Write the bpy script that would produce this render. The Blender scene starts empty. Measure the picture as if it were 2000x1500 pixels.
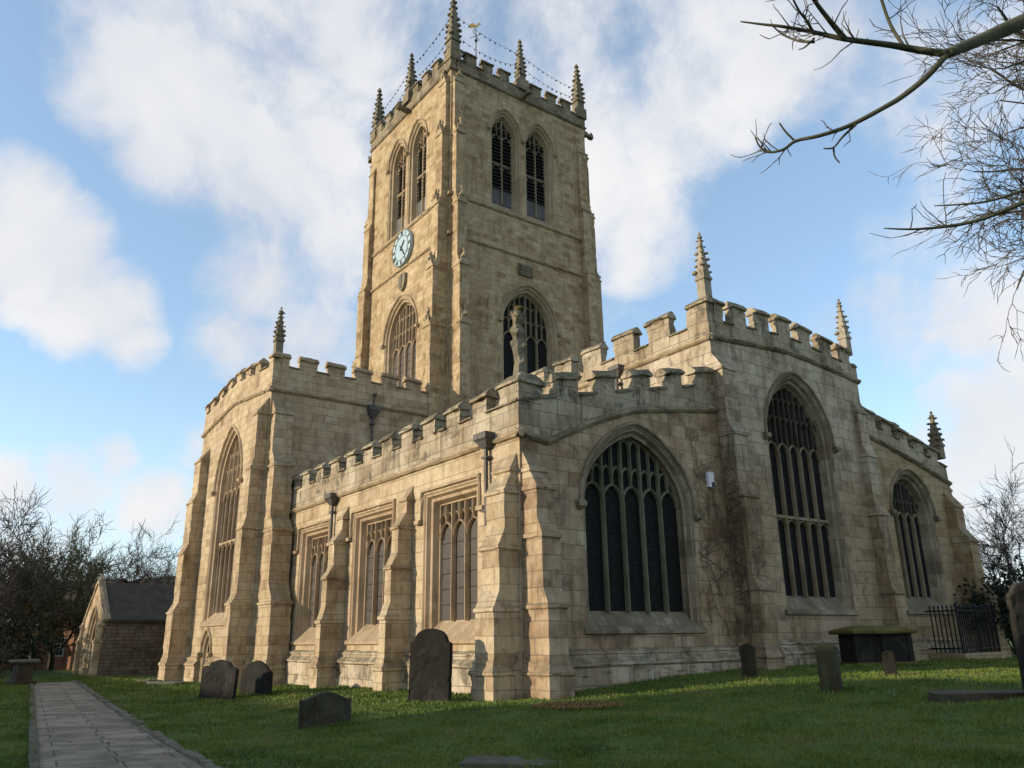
import bpy, bmesh, math, random
import numpy as np
from mathutils import Vector, Matrix, noise
from mathutils.geometry import tessellate_polygon
R_ = math.radians
random.seed(7)
scene = bpy.context.scene
COL = scene.collection

# ------------------------------------------------------------------ camera
CAM = np.array([16.74, -12.494, 1.192]); FPX = 1555.2
PAN, TILT, ROLL = R_(36.25), R_(17.739), R_(-0.812)
FW = np.array([-math.cos(PAN)*math.cos(TILT), math.sin(PAN)*math.cos(TILT), math.sin(TILT)])
_rt = np.array([math.sin(PAN), math.cos(PAN), 0.0]); _up = np.cross(_rt, FW)
RT = _rt*math.cos(ROLL)+_up*math.sin(ROLL); UP = -_rt*math.sin(ROLL)+_up*math.cos(ROLL)
cd = bpy.data.cameras.new('camera'); cam = bpy.data.objects.new('camera', cd); COL.objects.link(cam)
cd.sensor_width = 36; cd.lens = FPX*36/2000; cd.clip_start = 0.1; cd.clip_end = 3000
m = Matrix([[RT[0], UP[0], -FW[0], CAM[0]], [RT[1], UP[1], -FW[1], CAM[1]], [RT[2], UP[2], -FW[2], CAM[2]], [0, 0, 0, 1]])
cam.matrix_world = m
scene.camera = cam

def ray(px, py):
    v = FW*FPX+RT*(px-1000)-UP*(py-750)
    return v/np.linalg.norm(v)

# ------------------------------------------------------------------ sun, sky, exposure
SUN_AZ, SUN_EL = R_(22), R_(14)          # azimuth from south towards west
sdir = Vector((-math.sin(SUN_AZ)*math.cos(SUN_EL), -math.cos(SUN_AZ)*math.cos(SUN_EL), math.sin(SUN_EL)))
sl = bpy.data.lights.new('sun', 'SUN'); sl.energy = 4.0; sl.angle = R_(0.6); sl.color = (1.0, 0.85, 0.65)
so = bpy.data.objects.new('sun', sl); COL.objects.link(so)
so.rotation_euler = sdir.to_track_quat('Z', 'Y').to_euler()
scene.view_settings.view_transform = 'Standard'; scene.view_settings.look = 'None'
scene.view_settings.exposure = 0.30; scene.view_settings.gamma = 1.0
world = bpy.data.worlds.new('World'); scene.world = world; world.use_nodes = True
wn = world.node_tree; wn.nodes.clear()

class NT:
    """small helper for wiring node trees"""
    def __init__(s, t): s.t = t
    def n(s, typ, **kw):
        nd = s.t.nodes.new(typ)
        for k, v in kw.items():
            if hasattr(nd, k): setattr(nd, k, v)
        return nd
    def put(s, sock, v):
        if isinstance(v, bpy.types.NodeSocket): s.t.links.new(v, sock)
        elif v is not None: sock.default_value = v
    def math(s, op, a, b=None, c=None, clamp=False):
        nd = s.n('ShaderNodeMath', operation=op, use_clamp=clamp)
        s.put(nd.inputs[0], a)
        if b is not None: s.put(nd.inputs[1], b)
        if c is not None: s.put(nd.inputs[2], c)
        return nd.outputs[0]
    def vmath(s, op, a, b=None):
        nd = s.n('ShaderNodeVectorMath', operation=op); s.put(nd.inputs[0], a)
        if b is not None: s.put(nd.inputs[1], b)
        return nd.outputs['Value'] if op in ('DOT_PRODUCT', 'LENGTH') else nd.outputs[0]
    def mix(s, f, a, b, mode='MIX'):
        nd = s.n('ShaderNodeMix', data_type='RGBA', blend_type=mode)
        s.put(nd.inputs[0], f); s.put(nd.inputs[6], a); s.put(nd.inputs[7], b)
        return nd.outputs[2]
    def mr(s, v, a, b, c=0.0, d=1.0, smooth=True):
        nd = s.n('ShaderNodeMapRange'); nd.interpolation_type = 'SMOOTHSTEP' if smooth else 'LINEAR'
        for i, x in enumerate((v, a, b, c, d)): s.put(nd.inputs[i], x)
        return nd.outputs[0]
    def noise(s, vec, scale, detail=4, rough=.55, dist=0):
        nd = s.n('ShaderNodeTexNoise'); s.put(nd.inputs['Vector'], vec)
        nd.inputs['Scale'].default_value = scale; nd.inputs['Detail'].default_value = detail
        nd.inputs['Roughness'].default_value = rough; nd.inputs['Distortion'].default_value = dist
        return nd.outputs[0]
    def ramp(s, f, stops, interp='LINEAR'):
        nd = s.n('ShaderNodeValToRGB'); cr = nd.color_ramp; cr.interpolation = interp
        while len(cr.elements) > 1: cr.elements.remove(cr.elements[-1])
        cr.elements[0].position = stops[0][0]; cr.elements[0].color = (*stops[0][1], 1)
        for p, c in stops[1:]:
            e = cr.elements.new(p); e.color = (*c, 1)
        s.put(nd.inputs[0], f)
        return nd.outputs[0]

W = NT(wn)
SKY_STR = 0.13
tc = W.n('ShaderNodeTexCoord').outputs['Generated']
sky = W.n('ShaderNodeTexSky'); sky.sky_type = 'NISHITA'; sky.sun_disc = False
sky.sun_elevation = SUN_EL; sky.sun_rotation = math.atan2(sdir.x, sdir.y)
sky.air_density = 1.0; sky.dust_density = 0.6; sky.ozone_density = 1.6
# cumulus and thin cloud, laid out by compass direction and height
CL = [(180, 30, 90, .8), (300, 120, 150, 1), (420, 220, 170, 1), (560, 330, 190, 1), (640, 480, 120, .9), (510, 540, 110, .95), (460, 660, 80, .85), (590, 690, 120, .9),
      (620, 60, 250, .95), (850, 80, 200, .6), (1120, 60, 190, .7), (1230, 250, 170, .75), (1350, 100, 190, .7), (1560, 30, 170, .8), (1480, 560, 120, .3), (1240, 420, 130, .6),
      (30, 400, 90, 1), (90, 500, 110, 1), (180, 590, 100, .95), (240, 650, 70, .9), (20, 480, 80, .9),
      (1950, 830, 130, 1.05), (1860, 920, 90, .7), (1750, 630, 110, .75), (1900, 620, 110, .85), (1620, 640, 60, .6), (1920, 1050, 140, .7), (1800, 480, 110, .5),
      (220, 890, 45, .9), (140, 945, 70, .8), (30, 960, 60, .8), (310, 985, 70, .8), (370, 870, 50, .6), (1850, 100, 200, .6), (60, 1080, 160, .5)]
acc = None
for px, py, r, a in CL:
    d = ray(px, py); dt = W.vmath('DOT_PRODUCT', tc, tuple(d))
    ang = math.atan(r*1.28/FPX)
    mk = W.mr(dt, math.cos(ang), 1.0, 0.0, a, smooth=False)
    acc = mk if acc is None else W.math('MAXIMUM', acc, mk)
acc = W.math('POWER', acc, 0.6)
warp = W.n('ShaderNodeTexNoise'); warp.inputs['Scale'].default_value = 3.0; warp.inputs['Detail'].default_value = 5
W.put(warp.inputs['Vector'], tc)
wv = W.vmath('ADD', tc, W.vmath('MULTIPLY', W.vmath('SUBTRACT', warp.outputs['Color'], (.5, .5, .5)), (.16, .16, .16)))
n1 = W.noise(wv, 5.5, 9, .56); n2 = W.noise(wv, 17, 6, .6)
nz = W.math('ADD', W.math('MULTIPLY', W.math('SUBTRACT', n1, .5), 1.9), W.math('MULTIPLY', W.math('SUBTRACT', n2, .5), .7))
sep = W.n('ShaderNodeSeparateXYZ'); W.put(sep.inputs[0], tc)
away = W.mr(W.vmath('DOT_PRODUCT', tc, tuple(FW)), .55, .15, 0, .55)      # cloud added over the unseen sky as fill for the east walls
dens = W.math('ADD', W.math('ADD', W.math('MAXIMUM', acc, away), W.math('MULTIPLY', nz, 1.12)), -.15)
dens = W.mr(dens, .06, .84)
dens = W.math('MULTIPLY', dens, .97)
ccol = W.ramp(W.math('ADD', W.math('MULTIPLY', n1, .5), W.math('MULTIPLY', W.noise(wv, 2.2, 3, .5), .5)),
              [(.36, (.62, .65, .71)), (.50, (.76, .775, .80)), (.62, (.89, .88, .87))])
hz = W.mr(sep.outputs[2], -.02, .30, 1.0, 0.0)
skyc = W.mix(1.0, sky.outputs[0], (1.62, 1.76, 1.80, 1), 'MULTIPLY')
skyd = W.mix(W.math('ADD', W.math('MULTIPLY', hz, .58), .18), skyc, (4.7, 5.6, 6.6, 1))
ccs = W.mix(1.0, ccol, (6.6, 6.6, 6.7, 1), 'MULTIPLY')
ccs = W.mix(W.mr(W.vmath('DOT_PRODUCT', tc, tuple(FW)), .5, .1, 0, .06), ccs, (0, 0, 0, 1))      # dims that added unseen cloud to set the fill level
fin = W.mix(dens, skyd, ccs)
bg = W.n('ShaderNodeBackground'); W.put(bg.inputs[0], fin); bg.inputs[1].default_value = SKY_STR
wo = W.n('ShaderNodeOutputWorld'); wn.links.new(bg.outputs[0], wo.inputs[0])

# ------------------------------------------------------------------ materials
def newmat(name):
    mt = bpy.data.materials.new(name); mt.use_nodes = True; mt.node_tree.nodes.clear()
    N = NT(mt.node_tree)
    bs = N.n('ShaderNodeBsdfPrincipled'); out = N.n('ShaderNodeOutputMaterial')
    mt.node_tree.links.new(bs.outputs[0], out.inputs[0])
    bs.inputs['Roughness'].default_value = .9
    if 'Specular IOR Level' in bs.inputs: bs.inputs['Specular IOR Level'].default_value = .25
    return mt, N, bs

def stone(name, cols, bw=.75, rh=.40, mortar=.012, mcol=(.13, .105, .075), stain=.5, lichen=.5, blocks=True, tint=(1, 1, 1), bump=.5, green=0.0, streak=.5, crust=.25, low=None):
    mt, N, bs = newmat(name)
    geo = N.n('ShaderNodeNewGeometry'); pos = geo.outputs['Position']
    sp = N.n('ShaderNodeSeparateXYZ'); N.put(sp.inputs[0], pos)
    sn = N.n('ShaderNodeSeparateXYZ'); N.put(sn.inputs[0], geo.outputs['True Normal'])
    isx = N.math('GREATER_THAN', N.math('ABSOLUTE', sn.outputs[0]), N.math('ABSOLUTE', sn.outputs[1]))
    u = N.math('ADD', N.math('MULTIPLY', isx, sp.outputs[1]), N.math('MULTIPLY', N.math('SUBTRACT', 1.0, isx), sp.outputs[0]))
    cm = N.n('ShaderNodeCombineXYZ'); N.put(cm.inputs[0], u); N.put(cm.inputs[1], sp.outputs[2])
    wob = N.n('ShaderNodeTexNoise'); wob.inputs['Scale'].default_value = .9; wob.inputs['Detail'].default_value = 3; N.put(wob.inputs['Vector'], pos)
    uv = N.vmath('ADD', cm.outputs[0], N.vmath('MULTIPLY', N.vmath('SUBTRACT', wob.outputs['Color'], (.5, .5, .5)), (.10, .05, 0)))
    fine = N.noise(pos, 9, 6, .65); big = N.noise(pos, .55, 5, .6, .4)
    if blocks:
        br = N.n('ShaderNodeTexBrick'); br.offset = .5; br.squash = .75; br.squash_frequency = 3
        N.put(br.inputs['Vector'], uv)
        br.inputs['Color1'].default_value = (0, 0, 0, 1); br.inputs['Color2'].default_value = (1, 1, 1, 1); br.inputs['Mortar'].default_value = (.5, .5, .5, 1)
        br.inputs['Scale'].default_value = 1; br.inputs['Mortar Size'].default_value = mortar; br.inputs['Mortar Smooth'].default_value = .35
        br.inputs['Brick Width'].default_value = bw; br.inputs['Row Height'].default_value = rh
        f = N.math('ADD', N.math('MULTIPLY', br.outputs[0], .62), N.math('MULTIPLY', N.math('SUBTRACT', N.noise(pos, 1.6, 4, .6), .31), 1.0))
    else:
        f = N.noise(pos, 1.3, 6, .65)
    k = len(cols)
    base = N.ramp(f, [(.12+.76*i/(k-1), c) for i, c in enumerate(cols)])
    base = N.mix(1.0, base, (*tint, 1), 'MULTIPLY')
    base = N.mix(N.mr(fine, .3, .75, 0, .55, False), base, N.mix(1.0, base, (.74, .70, .64, 1), 'MULTIPLY'))
    base = N.mix(N.mr(big, .42, .62, 0, stain), base, N.mix(1.0, base, (.68, .59, .47, 1), 'MULTIPLY'))
    # run-off streaks
    sv = N.n('ShaderNodeCombineXYZ'); N.put(sv.inputs[0], N.math('MULTIPLY', u, 3.2)); N.put(sv.inputs[1], N.math('MULTIPLY', sp.outputs[2], .32))
    st = N.noise(sv.outputs[0], 1.0, 5, .62)
    base = N.mix(N.mr(st, .50, .68, 0, streak), base, N.mix(1.0, base, (.54, .47, .38, 1), 'MULTIPLY'))
    if green > 0:
        base = N.mix(N.math('MULTIPLY', N.mr(N.noise(sv.outputs[0], 1.7, 4, .6), .42, .66), green), base, (.085, .115, .055, 1))
    if low:                                  # browner, darker stone tint below a ragged height
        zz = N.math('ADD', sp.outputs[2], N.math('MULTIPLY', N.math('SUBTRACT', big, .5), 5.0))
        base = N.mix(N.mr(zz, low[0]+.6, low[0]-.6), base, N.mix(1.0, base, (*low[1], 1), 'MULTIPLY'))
    # black crusts
    ck = N.math('MULTIPLY', N.mr(N.noise(pos, 1.15, 7, .68, .6), .50, .62), N.mr(N.noise(sv.outputs[0], 2.3, 4, .6), .34, .54))
    base = N.mix(N.math('MULTIPLY', ck, crust), base, (.055, .048, .036, 1))
    # lichen and soot on weathered ledges
    led = N.math('MULTIPLY', N.mr(sn.outputs[2], .12, .6), N.mr(N.noise(pos, 3.5, 5, .6), .28, .55))
    base = N.mix(N.math('MULTIPLY', led, lichen), base, (.10, .092, .055, 1))
    if blocks: base = N.mix(N.math('MULTIPLY', br.outputs['Fac'], N.mr(big, .3, .6, .55, 1.0)), base, (*mcol, 1))
    hs_ = N.n('ShaderNodeHueSaturation'); hs_.inputs['Saturation'].default_value = .93; hs_.inputs['Value'].default_value = 1.07; N.put(hs_.inputs['Color'], base)
    N.put(bs.inputs['Base Color'], hs_.outputs[0])
    h = N.math('ADD', N.math('MULTIPLY', fine, .5), N.math('MULTIPLY', N.noise(pos, 38, 3, .6), .22))
    if blocks: h = N.math('SUBTRACT', N.math('ADD', h, N.math('MULTIPLY', br.outputs[0], .18)), N.math('MULTIPLY', br.outputs['Fac'], .7))
    bp = N.n('ShaderNodeBump'); bp.inputs['Strength'].default_value = bump; bp.inputs['Distance'].default_value = .035
    N.put(bp.inputs['Height'], h); N.put(bs.inputs['Normal'], bp.outputs[0])
    return mt

M = {}
warm = [(.27, .18, .09), (.38, .275, .145), (.47, .355, .20), (.40, .295, .16), (.52, .41, .25)]
cream = [(.31, .22, .125), (.43, .33, .20), (.52, .415, .26), (.47, .37, .235), (.57, .475, .33)]
greyc = [(.29, .23, .155), (.41, .34, .24), (.50, .425, .31), (.43, .36, .26), (.56, .485, .36)]
M['tower'] = stone('tower_ashlar', warm, .78, .30, .010, stain=.5, streak=.55, bump=.5, mcol=(.21, .165, .11), crust=.3)
M['tower_top'] = stone('tower_parapet_stone', crust=.6, cols= [(.16, .13, .085), (.24, .20, .13), (.30, .25, .165), (.22, .185, .12)], bw=.8, rh=.32, mortar=.010, stain=.6, lichen=.9)
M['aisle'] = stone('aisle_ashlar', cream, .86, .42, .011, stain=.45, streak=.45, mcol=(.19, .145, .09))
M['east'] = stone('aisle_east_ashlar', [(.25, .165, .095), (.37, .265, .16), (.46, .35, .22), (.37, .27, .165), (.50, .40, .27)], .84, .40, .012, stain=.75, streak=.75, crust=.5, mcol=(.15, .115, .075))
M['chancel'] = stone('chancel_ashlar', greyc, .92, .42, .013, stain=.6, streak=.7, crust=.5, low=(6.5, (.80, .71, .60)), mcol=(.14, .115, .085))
M['north'] = stone('north_aisle_ashlar', [(.29, .20, .10), (.37, .27, .14), (.42, .32, .18), (.35, .28, .18)], .84, .36, .011, stain=.5)
M['transept'] = stone('transept_ashlar', [(.30, .21, .12), (.41, .31, .185), (.49, .38, .23), (.44, .34, .21), (.53, .43, .28)], .82, .36, .011, stain=.4, mcol=(.17, .13, .085))
M['parapet'] = stone('parapet_stone', [(.27, .225, .155), (.37, .31, .21), (.45, .385, .275), (.36, .31, .22)], .9, .45, .013, stain=.65, lichen=.9, mcol=(.12, .10, .07), crust=.75, streak=.8)
M['coping'] = stone('coping_stone', [(.15, .13, .085), (.24, .205, .14), (.33, .285, .20)], blocks=False, stain=.6, lichen=.95, crust=.7)
M['mould'] = stone('moulded_stone', [(.27, .20, .12), (.40, .31, .19), (.50, .40, .26)], blocks=False, stain=.4, lichen=.6)
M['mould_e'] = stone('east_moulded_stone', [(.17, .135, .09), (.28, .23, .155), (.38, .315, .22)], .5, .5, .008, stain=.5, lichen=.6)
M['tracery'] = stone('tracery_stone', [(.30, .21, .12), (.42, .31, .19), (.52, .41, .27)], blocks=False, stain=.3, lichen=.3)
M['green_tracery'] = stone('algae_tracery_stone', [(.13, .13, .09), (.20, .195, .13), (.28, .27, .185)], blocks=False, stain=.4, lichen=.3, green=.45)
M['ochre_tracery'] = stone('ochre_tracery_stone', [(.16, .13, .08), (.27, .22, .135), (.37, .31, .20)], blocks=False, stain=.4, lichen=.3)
M['soot'] = stone('sooty_tracery_stone', [(.045, .040, .032), (.085, .075, .058), (.15, .13, .10)], blocks=False, stain=.4, lichen=.3)
M['plinth'] = stone('plinth_stone', crust=.7, cols= [(.30, .24, .16), (.42, .345, .235), (.53, .45, .325), (.40, .335, .235)], bw=1.0, rh=.45, mortar=.013, stain=.65, lichen=.7, streak=.85)
M['pinn'] = stone('pinnacle_stone', [(.13, .115, .08), (.21, .185, .125), (.32, .285, .20)], blocks=False, stain=.6, lichen=.5, bump=.8)
M['pinn_light'] = stone('pale_pinnacle_stone', [(.22, .19, .14), (.36, .315, .235), (.48, .43, .33)], blocks=False, stain=.6, lichen=.5, bump=.8)
M['rubble'] = stone('porch_rubble', [(.10, .078, .055), (.16, .125, .088), (.22, .175, .125), (.14, .11, .08)], .42, .20, .02, stain=.6, mcol=(.07, .05, .035))
M['grave'] = stone('gravestone_stone', [(.025, .022, .017), (.060, .050, .034), (.13, .11, .07)], blocks=False, stain=.8, lichen=.4, bump=1.2, crust=.8, green=.25)
M['grave_moss'] = stone('mossy_gravestone', [(.025, .023, .014), (.050, .045, .023), (.10, .088, .04)], blocks=False, stain=.5, lichen=.3, green=.5, bump=.9)
M['grave_dark'] = stone('dark_gravestone', [(.008, .008, .007), (.017, .016, .014), (.036, .033, .026)], blocks=False, stain=.7, lichen=.2, bump=1.2, crust=.5)
M['moss'] = stone('yellow_moss', [(.055, .052, .014), (.115, .10, .022), (.20, .165, .04)], blocks=False, stain=.4, lichen=0, bump=1.0)
M['slab'] = stone('ledger_stone', [(.07, .068, .06), (.13, .125, .11), (.20, .19, .165)], blocks=False, stain=.6, lichen=.2, green=.3)

def simple(name, col, rough=.6, metal=0, nscale=None, var=.5, bump=0):
    mt, N, bs = newmat(name)
    bs.inputs['Roughness'].default_value = rough; bs.inputs['Metallic'].default_value = metal
    pos = N.n('ShaderNodeNewGeometry').outputs['Position']
    f = N.noise(pos, nscale or 6, 5, .6)
    c2 = tuple(c*(1-var) for c in col)
    N.put(bs.inputs['Base Color'], N.ramp(f, [(.3, c2), (.7, col)]))
    if bump:
        bp = N.n('ShaderNodeBump'); bp.inputs['Strength'].default_value = bump; bp.inputs['Distance'].default_value = .02
        N.put(bp.inputs['Height'], f); N.put(bs.inputs['Normal'], bp.outputs[0])
    return mt
M['iron'] = simple('black_iron', (.022, .022, .024), .5, .3)
M['pipe'] = simple('lead_grey_pipe', (.13, .115, .105), .6, .2)
M['slate'] = simple('stone_slate', (.075, .064, .050), .9, 0, 1.5, .45, .3)
M['bark'] = simple('bark', (.075, .066, .050), .95, 0, 7, .45, .5)
M['twig'] = simple('twigs', (.105, .090, .070), .95, 0, 3, .35)
M['twig_g'] = simple('mossy_twigs', (.12, .11, .055), .95, 0, 3, .4)
M['bark_g'] = simple('green_bark', (.105, .105, .062), .9, 0, 5, .5, .4)
M['vine'] = simple('climber_stems', (.17, .125, .09), .95, 0, 5, .5)
M['white'] = simple('white_plastic', (.72, .73, .76), .4, 0, 3, .08)
M['blue'] = simple('navy_plastic', (.02, .025, .09), .4)
M['gold'] = simple('gilding', (.55, .36, .08), .35, .8)
M['face'] = simple('clock_blue', (.36, .47, .52), .5, 0, 2, .12)
M['num'] = simple('clock_numerals', (.07, .055, .02), .5)
M['hand'] = simple('clock_hands', (.02, .02, .03), .5)
M['wood'] = simple('dark_oak', (.03, .02, .013), .7, 0, 4)
M['hedge'] = simple('evergreen_leaves', (.030, .038, .018), .8, 0, 2, .5)
M['leaf'] = simple('fallen_leaves', (.30, .17, .07), .9, 0, 20, .6)
M['frame'] = simple('white_paint', (.6, .6, .58), .5, 0, 3, .1)
M['wire'] = simple('cable', (.03, .03, .03), .6)
M['pane'] = simple('dark_house_glass', (.02, .022, .025), .15)
M['lead'] = simple('lead_roof', (.13, .13, .13), .7, 0, 1)
M['louvre'] = simple('louvre_slate', (.035, .033, .03), .8)

def brickmat():
    mt, N, bs = newmat('red_brick')
    geo = N.n('ShaderNodeNewGeometry'); pos = geo.outputs['Position']
    sp = N.n('ShaderNodeSeparateXYZ'); N.put(sp.inputs[0], pos)
    cm = N.n('ShaderNodeCombineXYZ'); N.put(cm.inputs[0], N.math('ADD', sp.outputs[0], sp.outputs[1])); N.put(cm.inputs[1], sp.outputs[2])
    br = N.n('ShaderNodeTexBrick'); N.put(br.inputs['Vector'], cm.outputs[0]); br.inputs['Scale'].default_value = 1
    br.inputs['Brick Width'].default_value = .225; br.inputs['Row Height'].default_value = .075; br.inputs['Mortar Size'].default_value = .01
    br.inputs['Color1'].default_value = (.24, .075, .035, 1); br.inputs['Color2'].default_value = (.33, .13, .06, 1); br.inputs['Mortar'].default_value = (.25, .2, .15, 1)
    N.put(bs.inputs['Base Color'], N.mix(N.mr(N.noise(pos, .8), .4, .7, 0, .5), br.outputs[0], (.10, .045, .03, 1)))
    return mt
M['brick'] = brickmat()

def glassmat(name, col, rough, lattice=.11, spec=.5):
    mt, N, bs = newmat(name)
    geo = N.n('ShaderNodeNewGeometry'); pos = geo.outputs['Position']
    sp = N.n('ShaderNodeSeparateXYZ'); N.put(sp.inputs[0], pos)
    u = N.math('ADD', sp.outputs[0], sp.outputs[1])
    def lines(e): return N.math('LESS_THAN', N.math('ABSOLUTE', N.math('SUBTRACT', N.math('FRACT', N.math('DIVIDE', e, lattice)), .5)), .06)
    l = N.math('MAXIMUM', lines(N.math('ADD', u, sp.outputs[2])), lines(N.math('SUBTRACT', u, sp.outputs[2])))
    cell = N.n('ShaderNodeTexNoise'); cell.inputs['Scale'].default_value = 5; N.put(cell.inputs['Vector'], pos)
    N.put(bs.inputs['Base Color'], N.mix(l, N.ramp(cell.outputs[0], [(.35, tuple(c*.6 for c in col)), (.65, col)]), (.02, .02, .02, 1)))
    N.put(bs.inputs['Roughness'], N.mr(cell.outputs[0], .3, .7, rough, rough+.25))
    bs.inputs['Specular IOR Level'].default_value = spec
    bp = N.n('ShaderNodeBump'); bp.inputs['Strength'].default_value = .5; bp.inputs['Distance'].default_value = .02
    N.put(bp.inputs['Height'], N.noise(pos, 8, 3)); N.put(bs.inputs['Normal'], bp.outputs[0])
    return mt
M['glass'] = glassmat('leaded_glass', (.008, .008, .007), .55, .11, .12)
M['glass_s'] = glassmat('south_reflection_glass', (.075, .062, .048), .5)  # grey-brown base colour stands in for reflections on the south panes

# ------------------------------------------------------------------ mesh building
class Fr:
    """wall frame: u left to right seen from outside, v up, w outward"""
    def __init__(s, kind, off): s.k = kind; s.o = off
    def __call__(s, u, v, w):
        if s.k == 'E': return (s.o+w, u, v)
        if s.k == 'S': return (u, s.o-w, v)
        if s.k == 'W': return (s.o-w, -u, v)
        if s.k == 'N': return (-u, s.o+w, v)
        return (u, v, w)
RAW = Fr('raw', 0)

class MB:
    def __init__(s, fr=RAW): s.v = []; s.f = []; s.fr = fr
    def add(s, pts, faces):
        b = len(s.v); s.v += [s.fr(*p) for p in pts]; s.f += [tuple(i+b for i in f) for f in faces]
    def box(s, u0, u1, v0, v1, w0, w1):
        s.add([(u0, v0, w0), (u1, v0, w0), (u1, v1, w0), (u0, v1, w0), (u0, v0, w1), (u1, v0, w1), (u1, v1, w1), (u0, v1, w1)],
              [(0, 3, 2, 1), (4, 5, 6, 7), (0, 1, 5, 4), (1, 2, 6, 5), (2, 3, 7, 6), (3, 0, 4, 7)])
    def loft(s, rings, cap0=True, cap1=True, closed=True):
        n = len(rings[0]); pts = [p for r in rings for p in r]; fs = []
        for i in range(len(rings)-1):
            for j in range(n if closed else n-1):
                a = i*n+j; b = i*n+(j+1) % n; fs.append((a, b, b+n, a+n))
        if cap0: fs.append(tuple(range(n-1, -1, -1)))
        if cap1: fs.append(tuple((len(rings)-1)*n+j for j in range(n)))
        s.add(pts, fs)
    def rects(s, u0, u1, lv, back=-.06):
        """stack of rectangles: levels (v, w, du)"""
        s.loft([[(u0-du, v, back), (u1+du, v, back), (u1+du, v, w), (u0-du, v, w)] for v, w, du in lv])
    def prism(s, poly, w0, w1):
        s.loft([[(u, v, w0) for u, v in poly], [(u, v, w1) for u, v in poly]])
    def side(s, prof, u0, u1):
        s.loft([[(u0, v, w) for w, v in prof], [(u1, v, w) for w, v in prof]])
    def sweep(s, path, prof, closed=False):
        """profile of (n, w) carried along a uv polyline"""
        n = len(path); rings = []
        for i, p in enumerate(path):
            a = path[i-1] if i > 0 else (path[-1] if closed else None)
            b = path[i+1] if i < n-1 else (path[0] if closed else None)
            ds = []
            if a is not None: d = Vector((p[0]-a[0], p[1]-a[1])); d.normalize(); ds.append(d)
            if b is not None: d = Vector((b[0]-p[0], b[1]-p[1])); d.normalize(); ds.append(d)
            t = sum(ds, Vector((0, 0))); t.normalize(); nn = Vector((-t.y, t.x)); k = 1/max(.45, nn.dot(Vector((-ds[0].y, ds[0].x))))
            rings.append([(p[0]+nn.x*q*k, p[1]+nn.y*q*k, w) for q, w in prof])
        if closed: rings.append(rings[0])
        s.loft(rings, not closed, not closed)
    def tube(s, pts, rad, sides=5):
        rings = []; prev = None
        for i, p in enumerate(pts):
            p = Vector(p); a = Vector(pts[max(0, i-1)]); b = Vector(pts[min(len(pts)-1, i+1)]); t = (b-a)
            if t.length < 1e-6: t = Vector((0, 0, 1))
            t.normalize(); up = Vector((0, 0, 1)) if abs(t.z) < .9 else Vector((1, 0, 0))
            x = t.cross(up); x.normalize(); y = t.cross(x); r = rad[i] if hasattr(rad, '__len__') else rad
            rings.append([tuple(p+x*(math.cos(2*math.pi*k/sides)*r)+y*(math.sin(2*math.pi*k/sides)*r)) for k in range(sides)])
        s.loft(rings)
    def blob(s, c, r, jit=.25, seed=0, sq=(1, 1, 1)):
        bm = bmesh.new(); bmesh.ops.create_icosphere(bm, subdivisions=1, radius=1)
        rg = random.Random(seed)
        vs = [(c[0]+v.co.x*r*sq[0]*(1+rg.uniform(-jit, jit)), c[1]+v.co.y*r*sq[1]*(1+rg.uniform(-jit, jit)), c[2]+v.co.z*r*sq[2]*(1+rg.uniform(-jit, jit))) for v in bm.verts]
        s.add(vs, [tuple(v.index for v in f.verts) for f in bm.faces]); bm.free()
    def wall(s, outline, holes=(), w=0.0):
        polys = [[Vector((p[0], p[1], 0)) for p in outline]]+[[Vector((p[0], p[1], 0)) for p in h] for h in holes]
        flat = [(p.x, p.y, w) for q in polys for p in q]
        tris = tessellate_polygon(polys)
        s.add(flat, [tuple(t) for t in tris])
        s.facing = True
    def mesh(s, name, mat, orient=None, smooth=False):
        me = bpy.data.meshes.new(name); me.from_pydata(s.v, [], s.f)
        bm = bmesh.new(); bm.from_mesh(me)
        if orient is None: bmesh.ops.recalc_face_normals(bm, faces=bm.faces)
        else:
            o = Vector(orient)
            for f in bm.faces:
                f.normal_update()
                if f.normal.dot(o) < 0: f.normal_flip()
        bm.to_mesh(me); bm.free()
        if smooth: me.polygons.foreach_set('use_smooth', [True]*len(me.polygons))
        for mm in (mat if isinstance(mat, (list, tuple)) else [mat]): me.materials.append(mm)
        return me

WORN = {'merlon': .022, 'coping': .024, 'buttress': .016, 'string_course': .016, 'plinth': .016, 'hood_mould': .010, 'corner_block': .02, 'pinnacle_base': .015, 'gravestone': .010, 'path_kerb': .012, 'ledger_stone': .010, 'lid': .010, 'gablet': .015, 'gargoyle': .02}
def wear(me, amp, size=.32):
    """subdivide long edges and nibble the surface so arrises look worn and chipped"""
    bm = bmesh.new(); bm.from_mesh(me); bmesh.ops.triangulate(bm, faces=bm.faces)
    for _ in range(6):
        es = [e for e in bm.edges if e.calc_length() > size]
        if not es or len(bm.verts) > 9000: break
        bmesh.ops.subdivide_edges(bm, edges=es, cuts=1)
        bmesh.ops.triangulate(bm, faces=[f for f in bm.faces if len(f.verts) > 3])
    bm.normal_update(); q = Vector((len(bm.verts) % 97, 3.3, 1.7))
    for v in bm.verts:
        p = v.co*2.6+q; n = noise.noise_vector(p)*amp+noise.noise_vector(v.co*9)*amp*.6
        c = noise.noise(v.co*4.3+q*2); n -= v.normal*(amp*2.6 if c > .38 else 0)
        v.co += n
    bm.to_mesh(me); bm.free()
def tag(o, label=None, cat=None, group=None, kind=None):
    if label: o['label'] = label
    if cat: o['category'] = cat
    if group: o['group'] = group
    if kind: o['kind'] = kind
    return o
def link(name, me, parent=None, loc=None, label=None, rotz=0):
    o = bpy.data.objects.new(name, me); COL.objects.link(o)
    if parent is not None: o.parent = parent
    if loc is not None: o.location = loc
    if rotz: o.rotation_euler.z = rotz
    if label: o['label'] = label
    return o
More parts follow.
